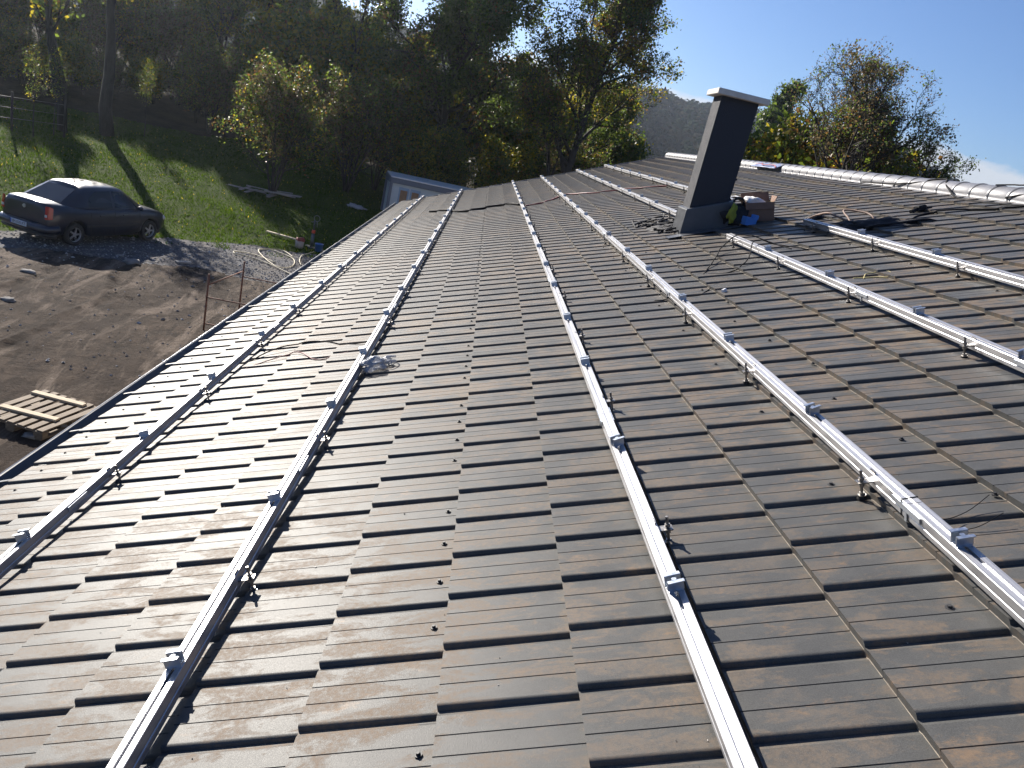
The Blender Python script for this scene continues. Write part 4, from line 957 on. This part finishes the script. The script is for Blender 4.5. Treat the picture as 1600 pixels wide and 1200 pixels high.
TV = np.concatenate([t_.reshape(-1, 3) for t_ in TV]); nfc = len(TV) // 3
mi_ = np.repeat((rs_.rand(nfc // 8) < .25).astype(np.int32), 8)
tag(link('gravel', bulk('gravel', TV, 3, [M['stone'], simple('pale_pebble', (.34, .34, .35), .85)], mi_)), 'loose grey gravel and pebbles around the car and hose', 'gravel', None, 'stuff')

# ------------------------------------------------------------------ trees
def grow(seed, H, spread, trunk_r, wob0=.045, forks=7, levels=4, lean=(0, 0), clear=.3, up=.25, droop=0., seglen=None, den=1.0, stems=1, twig=.35):
    rr = random.Random(seed); segs = []; tips = []
    def rec(p, d, L, r, lv, cl):
        ns = 5 if lv == 0 else (4 if lv < 3 else 3)
        pts_ = [p]; rads = [r]; dirs = [d]
        for i in range(ns):
            wob = (wob0, .20, .28, .36, .45)[min(lv, 4)]
            d = (d + Vector((rr.gauss(0, wob), rr.gauss(0, wob), rr.gauss(0, wob * .7) + (up if lv else .25) * .3 - droop * (lv > 1) * .12))).normalized()
            p = p + d * (L / ns); pts_.append(p); rads.append(r * (1 - .62 * (i + 1) / ns)); dirs.append(d)
        segs.append((pts_, rads, 7 if lv == 0 else (5 if lv == 1 else (4 if lv == 2 else 3))))
        if lv >= levels - 1:
            for q in pts_[1:]: tips.append((q, cl))
        if lv >= levels: return
        nch = forks if lv == 0 else max(2, int(round((6, 6, 5, 4)[min(lv, 3)] * den + rr.uniform(-.6, .6))))
        for k in range(nch):
            f0 = clear if lv == 0 else .18
            s_ = f0 + (1 - f0) * (k + rr.random()) / nch; s_ = min(.999, s_); i = int(s_ * ns); u = s_ * ns - i
            q = pts_[i].lerp(pts_[i + 1], u); dd = dirs[i + 1]
            an = rr.uniform(0, 2 * PI) + k * 2.4
            side = dd.cross(Vector((math.cos(an), math.sin(an), .13))).normalized()
            ang = rr.uniform(.55, 1.0) if lv else rr.uniform(.5, 1.05) * (1.15 - .5 * s_)
            nd = (dd * math.cos(ang) + side * math.sin(ang) + Vector((0, 0, up * .5))).normalized()
            if lv == 0: LL = spread * rr.uniform(.75, 1.1) * (1.0 - .35 * (s_ - clear) / (1 - clear))
            else: LL = L * rr.uniform(.42, .62) * (1.05 - .35 * s_)
            rec(q, nd, LL, max(.009, rads[i] * (.55 if lv == 0 else .52)), lv + 1, (cl if lv > 1 else rr.random()))
    for s_ in range(stems):
        a_ = rr.uniform(0, 2 * PI); ll = .28 if stems > 1 else 0
        rec(Vector((.15 * ll * math.cos(a_), .15 * ll * math.sin(a_), -.15)), Vector((lean[0] + ll * math.cos(a_), lean[1] + ll * math.sin(a_), 1)).normalized(), H * (rr.uniform(.6, .9) if stems > 1 else 1), trunk_r, 0, 0)
    return segs, tips
def leaves(tips, n, size, spreadr, pal, rng_, jitter=.5, shape=1.6, clump=0):
    T = np.array([t_[0][:] for t_ in tips], dtype=np.float32); CL = np.array([t_[1] for t_ in tips])
    if clump:
        ph = rng_.uniform(0, 6, 3); wgt = np.exp(clump * (np.sin(T[:, 0] * 1.7 + ph[0]) + np.sin(T[:, 1] * 1.9 + ph[1]) + np.sin(T[:, 2] * 2.1 + ph[2]) + rng_.normal(0, .7, len(T)))); idx = rng_.choice(len(T), n, p=wgt / wgt.sum())
    else: idx = rng_.randint(0, len(T), n)
    idx = np.asarray(idx); P = T[idx] + rng_.normal(0, spreadr, (n, 3)); 
    s = size * rng_.uniform(.6, 1.3, n)
    u = rng_.normal(0, 1, (n, 3)); u /= np.linalg.norm(u, axis=1)[:, None]; v = rng_.normal(0, 1, (n, 3)); v -= (v * u).sum(1)[:, None] * u; v /= np.linalg.norm(v, axis=1)[:, None]
    w3 = np.cross(u, v) * .25
    a = P - u * (s * shape / 2)[:, None]; b = P + v * (s / 2)[:, None] + w3 * s[:, None]; c = P + u * (s * shape / 2)[:, None]; d = P - v * (s / 2)[:, None] + w3 * s[:, None]
    V = np.stack([a, b, c, d], 1)
    cw = np.cumsum([q[1] for q in pal]); x = (CL[idx] * (1 - jitter) + rng_.rand(n) * jitter)
    x = (np.argsort(np.argsort(x)) + .5) / n * cw[-1]
    mi = np.searchsorted(cw, x).clip(0, len(pal) - 1)
    return V.reshape(-1, 3), mi
def tree_meshes(seed, n_leaf, size, pal, lspread=.14, bark=None, shape=1.6, jitter=.5, clump=0, **kw):
    segs, tips = grow(seed, **kw); mb_ = MB()
    for pts_, rads, ns in segs: mb_.tube(pts_, rads, ns)
    tm = mb_.mesh('trunk', bark or M['bark']); V, mi = leaves(tips, n_leaf, size, lspread, pal, np.random.RandomState(seed), jitter, shape, clump)
    cm = bulk('crown', V, 4, [q[0] for q in pal], mi); return tm, cm
def plant(meshes, name, pos, label, cat, group=None, yaw=0, sc=1.0, scz=None):
    r = thing(name, label, cat, Matrix.Translation(pos) @ Matrix.Rotation(yaw, 4, 'Z') @ Matrix.Diagonal((sc, sc, scz or sc, 1)), group)
    link('trunk', meshes[0], r); link('crown', meshes[1], r); return r
def dpos(x, D_, dz=0):
    # a standing place at image column x and distance D_
    y_h = 210 + .236 * (x - 772); p = at_d(x, y_h, D_); return Vector((p.x, p.y, gz(p.x, p.y) + dz))

# -- the walnut-like tree right of the chimney
tm = tree_meshes(21, 15000, .058, [(LB, 3.4), (LD, 1.0), (LG, 1.0), (LO, .35)], .11, clump=.6, H=7.2, spread=4.7, trunk_r=.17, forks=14, clear=.70, up=.24, levels=4, lean=(.03, 0), den=1.25)
plant(tm, 'walnut_tree', dpos(1296, 27, 1.3), 'half bare tree with brown green leaves rising right of the chimney', 'tree', yaw=.6, sc=.84)
tm = tree_meshes(33, 6500, .058, [(LB, 2.), (LG, 2.), (LD, 1)], .10, clump=.6, H=7.2, spread=3.3, trunk_r=.13, forks=13, clear=.5, up=.25, levels=4, lean=(.36, 0), den=1.2)
plant(tm, 'walnut_tree', dpos(1350, 26, .6), 'nearly bare slanting tree right of the half bare one, above the ridge', 'tree', sc=.80)
tm = tree_meshes(35, 8500, .07, [(LG, 2.), (LB, 1.6), (LD, 1)], .16, H=5.2, spread=1.9, trunk_r=.10, forks=9, clear=.45, up=.2, levels=4, stems=2, den=1.0)
plant(tm, 'small_tree', dpos(1472, 24, .35), 'low leafy tree farthest right above the ridge caps', 'tree', sc=.98)
plant(tm, 'small_tree', dpos(1395, 25, .35), 'low dark leafy tree between the slanting and the far right one', 'tree', yaw=2., sc=1.08)
ty = tree_meshes(40, 9000, .11, [(LY, 1.6), (LG, 2.4), (LO, .7)], .20, H=4.6, spread=1.7, trunk_r=.07, forks=8, clear=.2, up=.3, levels=3, stems=4, den=1.2)
plant(ty, 'yellow_shrub', dpos(1235, 31, 1.3), 'yellow and orange shrub showing above the ridge right of the chimney', 'shrub', sc=1.42)
plant(ty, 'yellow_shrub', dpos(1290, 32, 1.4), 'yellow green shrub behind the foot of the half bare tree', 'shrub', yaw=2.2, sc=1.45)
plant(ty, 'yellow_shrub', dpos(1345, 30, .8), 'green yellow shrub low behind the slanting tree', 'shrub', yaw=4, sc=1.4)
# -- the tall tree left of the chimney
tm = tree_meshes(52, 44000, .088, [(LD, 2.0), (LG, 3.0), (LB, 2.2), (LY, .9), (LO, .5)], .16, clump=.45, H=10.8, spread=4.5, trunk_r=.24, forks=18, clear=.24, up=.22, levels=4, den=1.2)
plant(tm, 'oak_tree', dpos(885, 38), 'broad autumn tree left of the chimney, sky showing through its crown', 'tree', yaw=.4, sc=1.0)
tm2 = tree_meshes(57, 62000, .105, [(LD, 4.5), (LG, 2.5), (LB, .8), (LO, .4)], .20, clump=.35, H=12.2, spread=4.9, trunk_r=.28, forks=19, clear=.20, up=.22, levels=4, den=1.2)
plant(tm2, 'oak_tree', dpos(690, 42), 'tall dense dark green tree behind the far left corner of the roof', 'tree', yaw=1.4, sc=1.04)
# -- far round dark tree by the chimney
tr = tree_meshes(60, 9000, .24, [(LD, 4), (LG, 1.5)], .35, H=8.5, spread=3.0, trunk_r=.2, forks=10, clear=.25, up=.3, levels=3, den=1.2)
plant(tr, 'round_tree', dpos(1182, 95, 1.0), 'small round dark tree far away right behind the chimney', 'tree', sc=1.0)
# -- woods
pals = {'g': [(LD, 1.4), (LG, 4), (LY, 1.3), (LB, .7)], 'y': [(LY, 3.0), (LG, 3.4), (LO, .6), (LD, .7)], 'b': [(LB, 3.0), (LD, 2.0), (LG, 2.0), (LO, .45), (LY, .35)]}
wood_ = {}
wood_['tallg'] = tree_meshes(70, 15000, .15, pals['g'], .26, H=10.5, spread=3.9, trunk_r=.22, forks=14, clear=.30, up=.35, levels=4, den=1.0)
wood_['tally'] = tree_meshes(71, 13000, .15, pals['y'], .26, H=9.5, spread=3.6, trunk_r=.18, forks=13, clear=.25, up=.35, levels=4, den=1.0)
wood_['talld'] = tree_meshes(72, 19000, .15, [(LD, 4), (LG, 2), (LB, 1)], .26, H=11.5, spread=4.0, trunk_r=.25, forks=14, clear=.35, up=.38, levels=4, den=1.0)
wood_['shb'] = tree_meshes(73, 15000, .080, pals['b'], .16, H=5.4, spread=2.5, trunk_r=.055, forks=9, clear=.18, up=.32, levels=4, stems=5, den=.85)
wood_['shg'] = tree_meshes(74, 15000, .11, pals['g'], .20, H=4.6, spread=2.0, trunk_r=.05, forks=8, clear=.15, up=.3, levels=3, stems=5, den=1.2)
wood_['shy'] = tree_meshes(75, 14000, .12, pals['y'], .20, H=4.8, spread=2.1, trunk_r=.05, forks=8, clear=.15, up=.3, levels=3, stems=4, den=1.2)
wood_['slim'] = tree_meshes(76, 1500, .12, [(LY, 2), (LG, 2), (LB, 1)], .18, H=10.0, spread=2.2, trunk_r=.085, forks=15, clear=.35, up=.6, levels=3, den=.9)
wood_['sap'] = tree_meshes(77, 700, .055, pals['g'], .15, H=4.2, spread=1.2, trunk_r=.035, forks=7, clear=.4, up=.5, levels=3, den=.9)
# the big trunk and the forked pair on the left
tb1 = tree_meshes(81, 700, .12, pals['y'], .26, H=6.9, spread=2.4, trunk_r=.31, forks=5, clear=.72, up=.5, levels=3, den=.6, wob0=.13, lean=(.02, 0))
p = on_slope(168, 212); plant(tb1, 'oak_tree', p, 'thick trunked tree standing at the edge of the grass behind the car', 'tree', sc=1.0)
tb2 = tree_meshes(82, 700, .12, pals['y'], .26, H=6.9, spread=2.2, trunk_r=.20, forks=4, clear=.7, up=.5, levels=3, den=.6, wob0=.10, stems=2)
p = on_slope(97, 205); plant(tb2, 'forked_tree', p, 'tree with a forked double trunk left of the thick trunked one', 'tree', sc=1.0, yaw=.5)
for (x, y, lab) in ((52, 214, 'thin sapling in the grass left of the forked tree'), (84, 212, 'thin sapling right in front of the forked tree'), (225, 214, 'sapling right of the thick trunked tree')):
    plant(wood_['sap'], 'sapling', on_slope(x, y), lab, 'sapling', yaw=x, sc=.72)
plant(wood_['shb'], 'hazel_shrub', on_slope(425, 305), 'large brown green many stemmed shrub behind the pile of old boards', 'shrub', sc=.92)
plant(wood_['shb'], 'hazel_shrub', on_slope(540, 300), 'many stemmed shrub left of the site cabin', 'shrub', sc=.98, yaw=2.0)
plant(wood_['shb'], 'hazel_shrub', dpos(335, 45), 'brown green shrub at the wood edge right behind the car bonnet', 'shrub', sc=.8, yaw=4.0)
plant(wood_['slim'], 'slim_tree', dpos(535, 46), 'tall slim nearly bare tree standing against the sky gap', 'tree', sc=1.12)
plant(wood_['slim'], 'slim_tree', dpos(505, 50), 'second slim tree left of the one in the sky gap', 'tree', sc=1.05, yaw=2)
rw = random.Random(17)
nm = {'tallg': 'forest_tree', 'tally': 'forest_tree', 'talld': 'forest_tree', 'shg': 'bush', 'shy': 'bush', 'shb': 'bush'}
look = {'tallg': 'tall green tree', 'tally': 'tall yellowing tree', 'talld': 'tall dark tree', 'shg': 'green bush', 'shy': 'yellow green bush', 'shb': 'brown bush'}
ORD = ['leftmost', 'second from left', 'third from left', 'fourth from left', 'fifth from left', 'sixth from left', 'seventh from left', 'eighth from left', 'ninth from left', 'tenth from left', 'eleventh from left', 'twelfth from left', 'thirteenth from left', 'fourteenth from left']
def wood_row(specs, where, group):
    specs = sorted(q for q in specs if q[0] > -90 and not (722 < q[0] < 806 and q[1] < 52))
    for k, (x, D_, k_, sc_) in enumerate(specs):
        plant(wood_[k_], nm[k_], dpos(x, D_), '%s, %s %s' % (look[k_], ORD[k], where), 'tree' if k_.startswith('tall') else 'bush', group, yaw=rw.uniform(0, 6.28), sc=sc_)
J_ = rw.uniform
wood_row([(x + J_(-14, 14), 57 + J_(-1, 2), ('tally', 'tallg', 'tally', 'tally')[i % 4],   .47 if x < 220 else .60) for i, x in enumerate(range(-60, 380, 50))], 'in the middle row of the left wood', 'middle row trees of the wood on the left')
wood_row([(x + J_(-14, 14), 66 + J_(-1, 3), ('tallg', 'talld', 'tally')[i % 3], .70 if x < 220 else .88) for i, x in enumerate(range(-80, 380, 75))], 'in the back row of the left wood', 'back row trees of the wood on the left')
wood_row([(430, 58, 'talld', 1.12), (400, 56, 'tallg', .95), (345, 54, 'tallg', .78)], 'of three tall crowns above the brown shrubs', 'tall crowns above the brown shrubs')
wood_row([(x + J_(-10, 10), 47.5 + J_(-1, 2.5), ('shg', 'shy', 'shg', 'shb')[i % 4], J_(.40, .58)) for i, x in enumerate(range(-80, 420, 36))], 'in the low front line behind the grass slope', 'low bushes along the grass edge of the wood')
wood_row([(x + J_(-10, 10), 54 + J_(-1, 1), ('shg', 'shb')[i % 2], J_(.65, .85)) for i, x in enumerate(range(-80, 460, 50))], 'in the second line of undergrowth on the left', 'second line of undergrowth on the left')
wood_row([(x + J_(-10, 10), 47 + J_(-1.5, 2), ('shy', 'shg', 'shy', 'shy', 'shb')[i % 5], J_(1.15, 1.45)) for i, x in enumerate(range(440, 990, 46))], 'in the high bushes beyond the far roof edge', 'high bushes beyond the far roof edge')
wood_row([(x + J_(-10, 10), 40 + J_(-1, 1.5), ('shg', 'shb', 'shy')[i % 3], J_(.72, .9)) for i, x in enumerate(range(560, 1000, 50))], 'in the near low bushes beyond the far roof edge', 'near low bushes beyond the far roof edge')
wood_row([(x + J_(-10, 10), 54 + J_(-1.5, 2), ('tally', 'tallg')[i % 2], J_(.60, .72)) for i, x in enumerate(range(500, 1000, 75))], 'behind the high bushes beyond the roof', 'trees behind the high bushes beyond the roof')
# -- far wooded hillside: crowns as one mass
V = []; rs2 = np.random.RandomState(5); MI = []
for k in range(7000):
    az = rs2.uniform(-50, 32); near = 300 if az < 2 else 300 + 260 * sm(az, 2, 12); r_ = near * rs2.uniform(.62, 1.14)
    x, y = math.sin(R(az)) * r_, math.cos(R(az)) * r_; z = hillz(az, r_) + 2.5 * N3(x * .02, y * .02); s_ = rs2.uniform(1.8, 3.6) * (r_ / 380)
    n_ = 22; d = rs2.normal(0, 1, (n_, 3)); d /= np.linalg.norm(d, axis=1)[:, None]; d[:, 2] = np.abs(d[:, 2]); P = np.array([x, y, z + s_ * .5]) + d * s_ * rs2.uniform(.7, 1.05, (n_, 1)); 
    u = rs2.normal(0, 1, (n_, 3)); u -= (u * d).sum(1)[:, None] * d * .8; u /= np.linalg.norm(u, axis=1)[:, None]; v = np.cross(d, u); q = s_ * .30
    V.append(np.stack([P - u * q, P + v * q, P + u * q, P - v * q], 1).reshape(-1, 3)); MI.append(np.full(n_, int(rs2.rand() < .33)))
tag(link('distant_forest', bulk('distant_forest', np.concatenate(V), 4, HL, np.concatenate(MI))), 'distant wooded hillside seen as one mass of tree crowns', 'forest', None, 'stuff')

# ------------------------------------------------------------------ air
hb = MB().box((0, 240, 46), (1700, 1640, 94)); hz = hb.build('haze', [], None)
hm = bpy.data.materials.new('haze_air'); hm.use_nodes = True; hn = hm.node_tree; hn.nodes.clear()
pv_ = hn.nodes.new('ShaderNodeVolumePrincipled'); pv_.inputs['Color'].default_value = (.80, .88, 1, 1); pv_.inputs['Density'].default_value = .00024; pv_.inputs['Anisotropy'].default_value = .74
ho = hn.nodes.new('ShaderNodeOutputMaterial'); hn.links.new(pv_.outputs[0], ho.inputs['Volume']); hz.data.materials.append(hm)
tag(hz, 'thin bluish haze in the air in front of the hills', 'haze', None, 'stuff')
